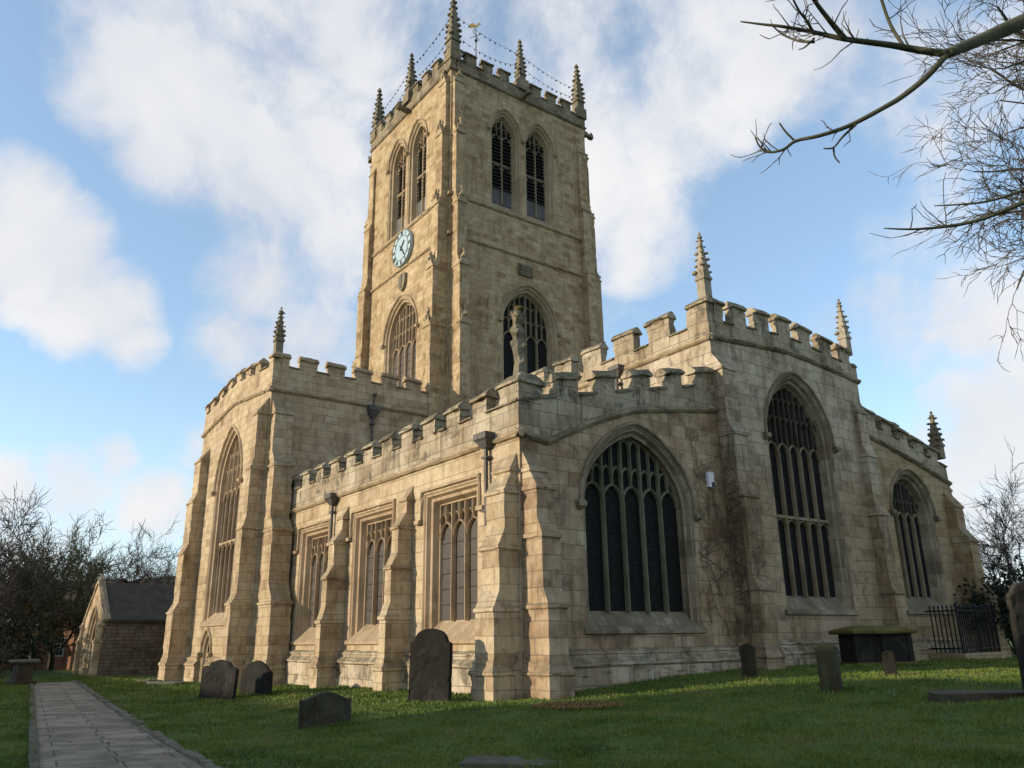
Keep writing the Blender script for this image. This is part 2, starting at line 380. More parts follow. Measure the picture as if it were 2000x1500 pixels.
def obj(name, mb, mat, parent=None, loc=None, label=None, orient=None, smooth=False, rotz=0):
    me = mb.mesh(name, mat, orient, smooth)
    if name in WORN: wear(me, WORN[name])
    return link(name, me, parent, loc, label, rotz)
def thing(name, label, cat, loc=(0, 0, 0), rotz=0, group=None):
    o = bpy.data.objects.new(name, None); COL.objects.link(o); o.location = loc; o.rotation_euler.z = rotz
    o.empty_display_size = .3
    return tag(o, label, cat, group)

# ------------------------------------------------------------------ ground
def ss(a, b, x):
    t = (x-a)/(b-a); t = 0 if t < 0 else 1 if t > 1 else t
    return t*t*(3-2*t)
def ground(x, y):
    s1 = ss(-6, -1, y)
    g = -.5+.28*s1+.42*ss(-1.5, 8, y)-.30*ss(-2, -22, x)*s1
    return g
def bumpy(x, y):
    d = math.hypot(x-CAM[0], y-CAM[1])
    if d > 120: return ground(x, y)
    return ground(x, y)+.045*noise.noise((x*.55, y*.55, 3.1))+.02*noise.noise((x*1.7, y*1.7, 7.7))
def hit(px, py):
    """where the line of sight through a picture point meets the ground"""
    v = ray(px, py); t = 2.0
    for _ in range(4000):
        p = CAM+v*t
        if p[2] <= ground(p[0], p[1]): break
        t += .05
    return Vector((p[0], p[1], ground(p[0], p[1])))

def path_edge(px, py):
    v = ray(px, py); t = (-.5-CAM[2])/v[2]; p = CAM+v*t
    return Vector((p[0], p[1]))
PR = [path_edge(*p) for p in ((430, 1520), (400, 1500), (300, 1440), (210, 1380), (150, 1335))]
PL = [path_edge(*p) for p in ((80, 1560), (75, 1500), (70, 1430), (67, 1380), (65, 1338))]
PR.insert(0, PR[0]+(PR[0]-PR[2])*3.0); PL.insert(0, PL[0]+(PL[0]-PL[2])*6.0)
def edge_y(E, x):
    if x >= E[0].x: return E[0].y
    for a, b in zip(E, E[1:]):
        if b.x <= x <= a.x: return a.y+(b.y-a.y)*(x-a.x)/(b.x-a.x)
    return E[-1].y
def on_path(x, y, mg=0.0):
    return x > PR[-1].x-3 and edge_y(PL, x)-mg < y < edge_y(PR, x)+mg

grassmat, N, bs = newmat('turf')
geo = N.n('ShaderNodeNewGeometry'); pos = geo.outputs['Position']
a_ = N.noise(pos, .5, 6, .62, .5); b_ = N.noise(pos, 2.6, 5, .65); c_ = N.noise(pos, 30, 3, .6)
col = N.ramp(a_, [(.32, (.045, .076, .014)), (.50, (.068, .110, .020)), (.66, (.105, .145, .034))])
col = N.mix(N.mr(b_, .50, .72, 0, .6), col, (.10, .095, .035, 1))
col = N.mix(N.mr(c_, .45, .7, 0, .55, False), col, N.mix(1, col, (.45, .5, .45, 1), 'MULTIPLY'))
N.put(bs.inputs['Base Color'], col)
bp = N.n('ShaderNodeBump'); bp.inputs['Strength'].default_value = .8; bp.inputs['Distance'].default_value = .06
N.put(bp.inputs['Height'], N.math('ADD', b_, N.math('MULTIPLY', c_, .5))); N.put(bs.inputs['Normal'], bp.outputs[0])

def axis(lo, hi, fine0, fine1, st):
    xs = list(np.arange(fine0, fine1+1e-6, st)); s = st; a = fine0
    while a > lo: s *= 1.35; a -= s; xs.insert(0, a)
    s = st; a = fine1
    while a < hi: s *= 1.35; a += s; xs.append(a)
    return xs
gx = axis(-1500, 1500, -30, 20, .4); gy = axis(-1500, 1500, -16, 30, .4)
mb = MB(); nx = len(gx)
mb.v = [(x, y, bumpy(x, y)-(.07 if on_path(x, y, .1) else 0)) for y in gy for x in gx]
mb.f = [(j*nx+i, j*nx+i+1, (j+1)*nx+i+1, (j+1)*nx+i) for j in range(len(gy)-1) for i in range(nx-1)]
tag(obj('ground', mb, grassmat, orient=(0, 0, 1), smooth=True), kind='structure', label='churchyard lawn of short winter turf')

# paved path and its stone kerbs
pm, N, bs = newmat('path_flags')
pos = N.n('ShaderNodeNewGeometry').outputs['Position']
mp = N.n('ShaderNodeMapping'); N.put(mp.inputs[0], pos); mp.inputs['Rotation'].default_value = (0, 0, R_(96))
br = N.n('ShaderNodeTexBrick'); N.put(br.inputs['Vector'], mp.outputs[0]); br.inputs['Scale'].default_value = 1; br.squash = .7; br.squash_frequency = 2
br.inputs['Brick Width'].default_value = 1.15; br.inputs['Row Height'].default_value = .72; br.inputs['Mortar Size'].default_value = .014
br.inputs['Color1'].default_value = (.21, .172, .125, 1); br.inputs['Color2'].default_value = (.30, .25, .185, 1); br.inputs['Mortar'].default_value = (.07, .065, .045, 1)
cc = N.mix(N.mr(N.noise(pos, 1.4, 6, .65), .4, .65, 0, .7), br.outputs[0], (.085, .072, .052, 1))
cc = N.mix(N.mr(N.noise(pos, 6, 5, .65), .5, .7, 0, .5), cc, (.24, .21, .17, 1))
cc = N.mix(N.math('MULTIPLY', br.outputs['Fac'], N.mr(N.noise(pos, 1.1, 3), .45, .6)), cc, (.04, .06, .018, 1))
N.put(bs.inputs['Base Color'], cc); bs.inputs['Roughness'].default_value = .95
bp = N.n('ShaderNodeBump'); bp.inputs['Strength'].default_value = .6; bp.inputs['Distance'].default_value = .02
N.put(bp.inputs['Height'], N.math('SUBTRACT', N.noise(pos, 12, 4), br.outputs['Fac'])); N.put(bs.inputs['Normal'], bp.outputs[0])
mb = MB(); xs = np.linspace(PR[-1].x-2, PR[0].x, 60)
mb.v = [p for x in xs for p in ((x, edge_y(PL, x), -.492), (x, edge_y(PR, x), -.492))]
mb.f = [(2*i, 2*i+2, 2*i+3, 2*i+1) for i in range(len(xs)-1)]
tag(obj('path', mb, pm, orient=(0, 0, 1)), kind='structure', label='worn flagstone path leading to the porch')
M['kerb'] = stone('kerb_stone', [(.10, .09, .065), (.17, .155, .115), (.30, .28, .22)], blocks=False, stain=.6, lichen=.5)
M['kerb_l'] = stone('left_kerb_stone', [(.06, .055, .04), (.11, .10, .07), (.16, .145, .10)], blocks=False, stain=.6, lichen=.5)
for side, E, sg in (('right', PR, 1), ('left', PL, -1)):
    mb = MB(); x = PR[-1].x-1.5; rg = random.Random(5 if sg > 0 else 9)
    while x < 10:
        L = rg.uniform(.35, .75) if sg > 0 else rg.uniform(.7, 1.1)
        y0 = edge_y(E, x)+sg*.06; y1 = edge_y(E, x+L)+sg*.06; h = rg.uniform(-.45, -.40) if sg > 0 else -.44
        hw = .075
        pts = []
        for z, k in ((-.6, 1), (h-.02, 1), (h, .75)):
            pts.append([(x+.015, y0-hw*k, z), (x+L-.015, y1-hw*k, z+rg.uniform(-.01, .01)), (x+L-.015, y1+hw*k, z+rg.uniform(-.01, .01)), (x+.015, y0+hw*k, z)])
        mb.loft(pts); x += L
    o = obj('path_kerb', mb, M['kerb'] if sg > 0 else M['kerb_l'])
    tag(o, 'row of rough kerbstones along the %s-hand edge of the path' % side, 'kerb', 'kerbs of the path', 'structure')

# grass blades
def grass():
    rg = np.random.default_rng(3); n = 470000
    d = 9.5+42*rg.random(n)**1.9; a = rg.uniform(-.74, .74, n)
    fx, fy = FW[0], FW[1]; L = math.hypot(fx, fy); fx /= L; fy /= L
    x = CAM[0]+d*(fx*np.cos(a)+fy*np.sin(a)); y = CAM[1]+d*(fy*np.cos(a)-fx*np.sin(a))
    keep = np.ones(n, bool)
    keep &= ~((x < .35) & (y > -.2)); keep &= ~((x < -16) & (y > -2))
    clump = np.array([noise.noise((x[i]*1.3, y[i]*1.3, 1.0)) for i in range(n)])
    keep &= clump > rg.uniform(-1.2, .35, n)
    for i in np.nonzero(keep)[0]:
        if on_path(x[i], y[i], .16): keep[i] = False
    x = x[keep]; y = y[keep]; d = d[keep]; clump = clump[keep]; n = len(x)
    z = np.array([bumpy(x[i], y[i]) for i in range(n)])
    h = (.015+.03*rg.random(n)+.035*np.clip(clump, 0, 1))*(.8+d/40); w = .006+.0006*d
    t = rg.uniform(0, 2*math.pi, n); ln = rg.uniform(-.6, .6, (n, 2))*h[:, None]
    V = np.empty((n, 3, 3), np.float32)
    V[:, 0] = np.c_[x-np.cos(t)*w, y-np.sin(t)*w, z-.01]; V[:, 1] = np.c_[x+np.cos(t)*w, y+np.sin(t)*w, z-.01]
    V[:, 2] = np.c_[x+ln[:, 0], y+ln[:, 1], z+h]
    me = bpy.data.meshes.new('grass'); me.vertices.add(3*n); me.vertices.foreach_set('co', V.ravel())
    me.loops.add(3*n); me.loops.foreach_set('vertex_index', np.arange(3*n, dtype=np.int32))
    me.polygons.add(n); me.polygons.foreach_set('loop_start', np.arange(0, 3*n, 3, dtype=np.int32))
    me.update(); me.validate()
    mt, N, bs = newmat('grass_blades')
    pos = N.n('ShaderNodeNewGeometry').outputs['Position']
    c = N.ramp(N.noise(pos, .6, 6, .62), [(.34, (.062, .098, .016)), (.48, (.105, .155, .025)), (.58, (.15, .185, .040)), (.68, (.19, .18, .065))])
    c = N.mix(N.mr(N.noise(pos, 45, 2), .55, .75, 0, .6), c, (.14, .13, .05, 1))
    N.put(bs.inputs['Base Color'], c); bs.inputs['Roughness'].default_value = .9
    me.materials.append(mt)
    tag(link('grass', me), 'short green winter grass around the graves', 'grass', kind='stuff')
grass()

# ------------------------------------------------------------------ the church
CH = thing('church', 'large pale limestone parish church with tall battlemented tower, transept and aisles', 'church')

def arch_y(t, hw, h, style):
    """height above the springing at distance t (0..1 of hw) from the centre"""
    if style == 'two':
        Rr = (hw*hw+h*h)/(2*hw); x = t*hw+Rr-hw
        return math.sqrt(max(0, Rr*Rr-x*x))
    return h*max(0, 1-t**1.38)**(1/1.95)
def arc_pts(uc, hw, spring, h, style, n=9):
    """right springing over the apex to the left springing"""
    r = []
    for i in range(n+1):
        t = math.cos(math.pi/2*i/n); r.append((t, arch_y(t, hw, h, style)))
    right = [(uc+t*hw, spring+y) for t, y in r]
    left = [(uc-t*hw, spring+y) for t, y in reversed(r[:-1])]
    return right+left
def opening(uc, hw, sill, spring, apex, style, ins=0.0, sl=0.0):
    if style == 'flat':
        return [(uc-hw+ins, sill+sl), (uc+hw-ins, sill+sl), (uc+hw-ins, apex-ins), (uc-hw+ins, apex-ins)]
    return [(uc-hw+ins, sill+sl), (uc+hw-ins, sill+sl)]+arc_pts(uc, hw-ins, spring, apex-ins*1.15-spring, style)

HOOD = [(.0, -.03), (.0, .05), (.04, .095), (.09, .09), (.14, -.03)]
def window(fr, uc, hw, sill, spring, apex, style, lights, vh, glass_in=.38, depth=.45, transoms=(), tier2=None, mats=('mould', 'tracery', 'glass'),
           hood=True, bar=.075, louvres=None, hood_drop=.0, label=None, subarch=True, stops=True, steps=None, upper=None):
    prof = steps or [(0, 0), (.05, -.05), (.10, -.05), (.16, -.17), (.20, -.17), (.25, -.19), (glass_in-.07, -depth+.08), (glass_in-.03, -depth+.08), (glass_in, -depth-.02)]
    mb = MB(fr); rings = [[(u, v, w) for u, v in opening(uc, hw, sill, spring, apex, style, ins, abs(w)*1.05)] for ins, w in prof]
    mb.loft(rings, False, False)
    if lights > 0 and style != 'door':
        mb.rects(uc-hw-.12, uc+hw+.12, [(sill-.20, .0, 0), (sill-.16, .08, 0), (sill-.08, .09, 0), (sill+.02, -.01, 0)], -.02)
    wd = obj('window' if lights else 'doorway', mb, M[mats[0]], CH, label=label)
    ghw = hw-glass_in; ga = apex-glass_in*1.15; gs = sill+depth*1.05
    if style == 'flat': ga = apex-glass_in
    def top(u):
        if style == 'flat': return ga
        return spring+arch_y(min(1, abs(u-uc)/ghw), ghw, ga-spring, style)
    # glass
    g = MB(fr); out = opening(uc, hw, sill, spring, apex, style, glass_in-.02, depth*1.05-.03)
    g.wall(out, (), -depth)
    wv = fr(0, 0, 1); w0 = fr(0, 0, 0)
    obj('glass' if lights else 'door', g, M[mats[2]], wd, orient=[a-b for a, b in zip(wv, w0)])
    # tracery
    if lights:
        t = MB(fr); lw = 2*ghw/lights; z0, z1 = -depth+.005, -depth+.16
        def vbar(u, v0, v1, k=1.0, t=t):
            b = bar*.5*k
            if v1-v0 < .05: return
            t.loft([[(u-b, v, z0), (u+b, v, z0), (u+b*.9, v, z1-.07), (u+b*.35, v, z1*1.0 if k == 1 else z1-.03), (u-b*.35, v, z1 if k == 1 else z1-.03), (u-b*.9, v, z1-.07)] for v in (v0, v1)])
        ap = [(-bar*.38, z0), (-bar*.38, z1-.06), (0, z1-.02), (bar*.38, z1-.06), (bar*.38, z0)]
        aps = [(q*.75, w) for q, w in ap]
        for i in range(1, lights): vbar(uc-ghw+lw*i, gs-.02, (vh+.03 if upper else top(uc-ghw+lw*i)+.02))
        rise = lw*.62
        def heads(v, wid, n, prof_, rs, t=t):
            for i in range(n):
                c = uc-ghw+wid*(i+.5); tv = top(c)
                if v+rs > tv+.1: continue
                t.sweep(arc_pts(c, wid*.5-.01, v, rs, 'two' if rs > wid*.5 else 'four', 4), prof_)
        for i in range(lights): pass
        heads(vh, lw, lights, ap, rise)
        lower = t
        for tv in transoms:
            t.box(uc-ghw, uc+ghw, tv, tv+.10, z0, z1-.03)
            heads(tv-rise*.9-.02, lw, lights, aps, rise*.85)
        t = MB(fr)
        if upper:
            for i in range(1, lights): vbar(uc-ghw+lw*i, vh+.03, top(uc-ghw+lw*i)+.02, .85, t)
        if subarch:
            for i in range(lights):
                c = uc-ghw+lw*(i+.5); vbar(c, vh+rise-.02, top(c)+.02, .5, t)
            v2 = tier2 if tier2 else vh+rise+lw*.9
            heads(v2, lw*.5, lights*2, aps, lw*.36, t)
            v3 = v2+lw*1.15
            if v3 < ga-.3:
                for i in range(lights*2):
                    c = uc-ghw+lw*.5*(i+.5)
                    if top(c) > v3+.25: t.sweep(arc_pts(c, lw*.25-.01, v3, lw*.33, 'two', 4), aps)
        for i in range(1, lights): pass
        obj('tracery', lower, M[mats[1]], wd)
        if t.v: obj('upper_tracery', t, M[upper or mats[1]], wd)
        # saddle bars
        sb = MB(fr); v = gs+.45
        while v < vh-.1:
            sb.box(uc-ghw, uc+ghw, v, v+.014, -depth+.004, -depth+.02); v += .45
        obj('saddle_bars', sb, M['iron'], wd)
    if louvres:
        l = MB(fr); v = louvres[0]
        while v < louvres[1]:
            if top(uc-ghw*.5) > v+.2: l.side([(-depth+.01, v+.20), (-depth+.01, v+.16), (-depth+.13, v), (-depth+.15, v+.03)], uc-ghw+.01, uc+ghw-.01)
            v += .24
        obj('louvre', l, M['louvre'], wd)
        p = MB(fr); p.box(uc-ghw+.01, uc+ghw-.01, gs, louvres[0]+.05, -depth, -depth+.05)
        obj('bottom_panel', p, M['lead'], wd)
    if hood:
        h = MB(fr)
        if style == 'flat':
            path = [(uc+hw+.16, spring), (uc+hw+.16, apex+.16), (uc-hw-.16, apex+.16), (uc-hw-.16, spring)]
            h.sweep(path, [(-q, w) for q, w in HOOD][::-1] if False else HOOD)
            for sg in (-1, 1): h.box(uc+sg*(hw+.25)-.16, uc+sg*(hw+.25)+.16, spring-.12, spring+.0, -.02, .15)
        else:
            pts = arc_pts(uc, hw+.03, spring, apex+.04-spring, style)
            if hood_drop: pts = [(uc+hw+.03, spring-hood_drop)]+pts+[(uc-hw-.03, spring-hood_drop)]
            h.sweep(pts, [(-q, w) for q, w in HOOD])
            if stops:
                for sg in (-1, 1):
                    c = (uc+sg*(hw+.13), spring-hood_drop-.08); h.rects(c[0]-.12, c[0]+.12, [(c[1]-.14, .03, -.05), (c[1]-.05, .18, 0), (c[1]+.06, .20, .02), (c[1]+.12, .12, 0)])
        obj('hood_mould', h, M[mats[0]], wd)
    return opening(uc, hw, sill, spring, apex, style)

STR = [(-.14, -.03), (-.10, .07), (-.03, .13), (.03, .13), (.13, -.03)]
def string(fr, path, mat, prof=STR):
    mb = MB(fr); mb.sweep(path, prof); return obj('string_course', mb, M[mat], CH)
def plinth(fr, u0, u1, top, mat='plinth', steps=True):
    p = [(-.05, -1.2), (.24, -1.2), (.24, top-.34), (.29, top-.30), (.29, top-.24), (.14, top-.10), (.14, top-.04), (.17, top-.02), (.17, top+.03), (.06, top+.10), (-.05, top+.12)]
    mb = MB(fr); mb.side(p, u0, u1); return obj('plinth', mb, M[mat], CH)

def lerp_path(path, u):
    for a, b in zip(path, path[1:]):
        if a[0] <= u <= b[0]: return a[1]+(b[1]-a[1])*(u-a[0])/(b[0]-a[0])
    return path[0][1] if u < path[0][0] else path[-1][1]
def parapet(fr, spath, cren, top, merlons, mat='parapet', th=.36, lab=None, w=.03):
    """band between the string course (spath) and the crenel line, with battlements standing on it"""
    mb = MB(fr); us = sorted(set([p[0] for p in spath]+[p[0] for p in cren]))
    poly = [(u, lerp_path(spath, u)) for u in us]+[(u, lerp_path(cren, u)) for u in reversed(us)]
    mb.prism(poly, w-th, w)
    par = obj('parapet', mb, M[mat], CH, label=lab)
    edges = [spath[0][0]]+[e for m_ in merlons for e in m_]+[spath[-1][0]]
    for a, b in zip(edges[0::2], edges[1::2]):
        if b-a < .12: continue
        va, vb = lerp_path(cren, a), lerp_path(cren, b); e = .004; cp = MB(fr)
        cp.loft([[(u, v-.02, w-.03), (u, v-.02, w+.07), (u, v+.03, w+.08), (u, v+.09, w-.04), (u, v+.09, w-th+.06), (u, v+.02, w-th-.05)] for u, v in ((a+e, va), (b-e, vb))])
        obj('coping', cp, M['coping'], par)
    for k, (a, b) in enumerate(merlons):
        mm = MB(fr); ca, cb = lerp_path(cren, a), lerp_path(cren, b); ta, tb = lerp_path(top, a), lerp_path(top, b)
        j = .03*math.sin(k*7.3+a); ta += .03*math.sin(k*5.1+b); tb += .03*math.sin(k*3.7+a*2)
        mm.loft([[(a, ca, w-th+.004), (b, cb, w-th+.004), (b, cb, w-.004), (a, ca, w-.004)], [(a, ta-.26, w-th+.004), (b, tb-.26, w-th+.004), (b, tb-.26, w-.004), (a, ta-.26, w-.004)]], True, True)
        o = .07
        def ring(u, t, s_): return [(u, t-.28, w-.02), (u, t-.25, w+.09*s_), (u, t-.19, w+.10*s_), (u, t-.02, w-.08), (u, t, w-.12), (u, t, w-th+.12), (u, t-.19, w-th-.08*s_), (u, t-.26, w-th-.06*s_)]
        mm.loft([ring(a-o+j, ta, .8), ring(a-o*.6+j, ta, 1), ring(b+o*.6+j, tb, 1), ring(b+o+j, tb, .8)])
        obj('merlon', mm, M[mat], par)
    return par

def buttress(fr, u0, u1, stages, mat='aisle', base=-1.2, pl=.65, plw=.08, drip=.05, lab=None, gable=False, slope=.42):
    """stages: (top height, projection); the last one dies into the wall"""
    mb = MB(fr); lv = []; v = base
    d0 = stages[0][1]
    if pl is not None:
        lv += [(base, d0+plw, plw), (pl-.34, d0+plw, plw), (pl-.30, d0+plw+.05, plw+.04), (pl-.24, d0+plw+.05, plw+.04), (pl-.08, d0+.04, .03), (pl-.02, d0+.05, .05), (pl+.05, d0, 0)]
    else: lv += [(base, d0, 0)]
    for i, (t, d) in enumerate(stages):
        nd = stages[i+1][1] if i+1 < len(stages) else .0
        s_ = max(slope, (d-nd)*1.5)
        lv += [(t-.13, d, 0), (t-.10, d+drip, drip*.8), (t-.02, d+drip, drip*.8), (t+.04, d-.02, 0), (t+s_, nd if nd > 0 else .005, 0)]
    mb.rects(u0, u1, lv)
    o = obj('buttress', mb, M[mat], CH, label=lab)
    if gable:
        for i, (t, d) in enumerate(stages):
            g = MB(fr); uc = (u0+u1)/2; hw = (u1-u0)/2+.05
            nd = stages[i+1][1] if i+1 < len(stages) else 0
            g.loft([[(uc-hw, t-.1, w), (uc+hw, t-.1, w), (uc, t+.75, w)] for w in (max(.01, nd-.02), d+.06)])
            g.blob((uc, t+.85, d-.05), .10, .3, i, (1, 1.3, 1)); g.blob((uc, t+.42, d+.08), .11, .3, i+9, (1.1, 1.5, .8))
            for sg in (-1, 1): g.blob((uc+sg*hw*.6, t+.3, d+.05), .08, .3, i+5)
            obj('gablet', g, M['mould'], o)
    return o

def pinnacle_mesh(name, base_h, w, h, mat, rows=6):
    mb = MB(); hw = w/2
    def sq(z, r): return [(-r, -r, z), (r, -r, z), (r, r, z), (-r, r, z)]
    mb.loft([sq(0, hw), sq(base_h, hw)])
    mb.loft([sq(base_h, hw*1.25), sq(base_h+.08, hw*1.25), sq(base_h+.16, hw*1.0), sq(base_h+h*.96, hw*.24)])
    for k in range(4):                                  # gablets on the four faces
        a = k*math.pi/2; c, s_ = math.cos(a), math.sin(a)
        def rt(p): return (p[0]*c-p[1]*s_, p[0]*s_+p[1]*c, p[2])
        mb.loft([[rt((hw*x, y, z)) for y, z in ((-hw, base_h), (hw, base_h), (0, base_h+w*1.15))] for x in (.4, 1.12)])
    rg = random.Random(int(w*100)+rows)
    for i in range(rows):
        t = (i+.6)/rows; z = base_h+.16+(h*.92)*t*.95; r = hw*(1-.82*t)
        for k in range(4):
            a = math.pi/4+k*math.pi/2; rr = r*1.30+.05+rg.uniform(-.02, .03)
            b = .098*(1-.40*t)*(w/.4)*rg.uniform(.65, 1.3)
            mb.blob((math.cos(a)*rr, math.sin(a)*rr, z), b, .3, rg.randint(0, 999), (1.15, 1.15, .85))
    zt = base_h+h
    mb.blob((0, 0, zt-.03), .10*(w/.4), .2, 3, (1.3, 1.3, .8)); mb.blob((0, 0, zt+.13), .065*(w/.4), .2, 4, (1, 1, 1.5))
    return mb.mesh(name, M[mat])

# --- south aisle of the chancel ------------------------------------------------
S0, E0 = Fr('S', 0.0), Fr('E', 0.0)
XT, YT, TW = -16.75, 7.95, 10.34
XS, YS, XSW = -17.07, -1.06, -27.56
holes = []
wl = ['largest opening nearest the corner', 'middle one of the three', 'darkened western one with heavy cusping']
for k, (c, hw) in enumerate(((-3.53, 1.52), (-8.62, 1.52), (-13.72, 1.45))):
    holes.append(window(S0, c, hw, 1.25, 4.75, 5.55, 'flat', 3, 4.15, .40, .46, (), 4.62, ('tracery', 'tracery', 'glass_s'), label='square-headed three-light window of the south aisle, '+wl[k]))
mb = MB(S0); mb.wall([(-17.0, -1.2), (0, -1.2), (0, 6.5), (-17.0, 6.5)], holes)
obj('south_aisle_wall', mb, M['aisle'], CH, orient=(0, -1, 0), label='sunlit cream ashlar wall of the south aisle')
E_STR = [(0, 6.5), (.95, 6.38), (2.6, 7.18), (4.3, 7.80), (6.3, 8.15), (8.27, 8.42)]
eh = [window(E0, 4.42, 2.26, 1.45, 4.95, 7.30, 'four', 5, 5.0, .30, .42, (), 5.75, ('mould_e', 'green_tracery', 'glass'), hood_drop=.15, bar=.10, upper='green_tracery', label='wide five-light east window with green stained mullions')]
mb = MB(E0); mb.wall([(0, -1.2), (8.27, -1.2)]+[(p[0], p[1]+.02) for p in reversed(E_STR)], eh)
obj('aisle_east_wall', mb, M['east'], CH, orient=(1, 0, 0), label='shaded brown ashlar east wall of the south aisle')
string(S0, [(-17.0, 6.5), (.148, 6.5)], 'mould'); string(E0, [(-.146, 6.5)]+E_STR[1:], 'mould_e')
plinth(S0, -16.95, .0, .78); plinth(E0, .002, 8.27, .80)
mer = [(-16.4+1.45*k-.37, -16.4+1.45*k+.37) for k in range(11)]
parapet(S0, [(-17.0, 6.5), (.024, 6.5)], [(-17.0, 7.40), (.024, 7.40)], [(-17, 8.12), (0, 8.12)], mer, lab='battlemented parapet of the sunlit south aisle')
mer = [(1.35+1.5*k, 2.15+1.5*k) for k in range(5)]
parapet(E0, [(.335, 6.47)]+E_STR[1:-1]+[(8.27, 8.42)], [(.335, 7.5), (8.27, 9.30)], [(0, 8.15), (8.27, 10.02)], mer, lab='sloping battlemented parapet over the wide east window')
cb = MB(); cb.box(-.50, .075, -.075, .78, 7.42, 8.0)
def sqr(cx, cy, r, z): return [(cx-r, cy-r, z), (cx+r, cy-r, z), (cx+r, cy+r, z), (cx-r, cy+r, z)]
cb.v = []; cb.f = []
cb.loft([[(-.9, -.06, z), (.06, -.06, z), (.06, .80, z), (-.9, .80, z)] for z in (7.40, 7.92)])
cb.loft([[(-.95, -.13, 7.92), (.13, -.13, 7.92), (.13, .87, 7.92), (-.95, .87, 7.92)], [(-.95, -.13, 8.0), (.13, -.13, 8.0), (.13, .87, 8.0), (-.95, .87, 8.0)], [(-.6, .1, 8.25), (0, .1, 8.25), (0, .6, 8.25), (-.6, .6, 8.25)]])
obj('corner_block', cb, M['parapet'], CH)
# broken statue-like pinnacle at the corner
mb = MB(); rg = random.Random(4); rings = []
prof = [(0, .20), (.45, .17), (.55, .15), (.75, .17), (.95, .20), (1.1, .23), (1.3, .17), (1.45, .20), (1.6, .21), (1.72, .12), (1.85, .15), (1.98, .18), (2.12, .13), (2.22, .08)]
for z, r in prof: rings.append([((r+rg.uniform(-.05, .05)*(z > .5))*math.cos(a)+(.05*math.sin(z*3)), (r+rg.uniform(-.05, .05)*(z > .5))*math.sin(a), z) for a in [2*math.pi*k/8 for k in range(8)]])
mb.loft(rings)
for z, a in ((.7, 2.6), (1.0, .3), (1.2, 3.5), (1.45, -1.0), (2.05, 1.0), (2.1, 3.6), (2.0, -.8)): mb.blob((.17*math.cos(a), .17*math.sin(a), z), .10, .35, int(z*10), (1, 1, 1.3))
obj('carved_finial', mb, M['pinn'], CH, loc=(-.42, .34, 8.12), label='worn statue-like carved finial on the corner block')
mb = MB(); mb.blob((0, 0, 0), .15, .3, 5, (1.1, 1.0, .6)); obj('lichen_cap', mb, M['moss'], CH, loc=(-.40, .34, 10.33), label='yellow lichen crust on top of the worn finial')
AIS = [(2.0, .80), (3.5, .66), (4.95, .48), (5.75, .20)]
buttress(S0, -.95, -.12, [(1.95, .80), (3.5, .62), (4.95, .44), (5.55, .22)], lab='south-facing corner buttress of the aisle')
buttress(E0, .06, .66, [(2.0, .98), (3.75, .80), (5.0, .62), (5.5, .34)], 'east', lab='east-facing corner buttress of the aisle')
for c in (-5.96, -10.79):
    buttress(S0, c-.21, c+.21, [(1.9, .86), (3.4, .72), (4.65, .52), (5.55, .24)], lab='stepped south aisle buttress between two windows')
# lean-to roof
mb = MB(); mb.add([(-17.0, .3, 7.2), (-.3, .3, 7.2), (-.3, 8.3, 8.9), (-17.0, 8.3, 8.9)], [(0, 1, 2, 3)]); obj('roof', mb, M['lead'], CH, orient=(0, 0, 1))
# dark closing mass inside, so no light passes through the shell
mb = MB(); mb.box(-16.6, -.65, .65, 8.0, -1, 7.0); obj('interior', mb, M['louvre'], CH)

# --- chancel -------------------------------------------------------------------
YC, YN = 8.29, 17.33
SC = Fr('S', YC)
C_STR = [(YC, 11.06), (10.5, 11.27), (12.81, 11.42), (15.1, 11.27), (YN, 11.06)]
ch = [window(E0, 12.88, 1.97, 2.0, 7.95, 10.52, 'two', 5, 7.45, .38, .44, (5.1,), 8.6, ('mould_e', 'ochre_tracery', 'glass'), bar=.10, upper='soot', label='tall five-light chancel east window with a transom')]
mb = MB(E0); mb.wall([(YC, -1.2), (YN, -1.2)]+list(reversed(C_STR)), ch)
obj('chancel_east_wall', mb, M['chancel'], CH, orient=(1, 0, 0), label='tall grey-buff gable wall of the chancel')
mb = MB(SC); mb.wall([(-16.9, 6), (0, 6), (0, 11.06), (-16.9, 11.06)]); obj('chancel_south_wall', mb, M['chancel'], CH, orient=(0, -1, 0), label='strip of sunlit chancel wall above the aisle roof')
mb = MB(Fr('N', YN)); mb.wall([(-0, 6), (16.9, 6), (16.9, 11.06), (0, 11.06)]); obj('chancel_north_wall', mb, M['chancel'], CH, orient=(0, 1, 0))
string(SC, [(-16.5, 11.06), (.148, 11.06)], 'mould'); string(E0, [(YC-.146, 11.06)]+C_STR[1:-1]+[(YN+.1, 11.06)], 'mould_e')
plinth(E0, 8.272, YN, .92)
mer = [(-15.3+1.85*k-.56, -15.3+1.85*k+.56) for k in range(8)]
parapet(SC, [(-16.5, 11.06), (.026, 11.06)], [(-16.5, 11.62), (.026, 11.62)], [(-16.5, 12.62), (0, 12.62)], mer+[(-.95, .0)], lab='battlemented parapet on the chancel south side')
mer = [(9.66+1.33*k, 10.38+1.33*k) for k in range(6)]
parapet(E0, [(YC+.34, 11.06)]+C_STR[1:], [(YC+.34, 11.72), (12.81, 12.02), (YN, 11.62)], [(YC, 12.65), (12.81, 12.95), (YN, 12.45)], [(YC+.34, 9.1)]+mer, lab='gently gabled battlements over the chancel east window')
par = parapet(Fr('N', YN), [(-.026, 11.06), (16.9, 11.06)], [(-.026, 11.70), (16.9, 11.70)], [(0, 12.6), (16.9, 12.6)], [(1.0+1.85*k, 2.1+1.85*k) for k in range(8)], lab='hidden north side battlements of the chancel')
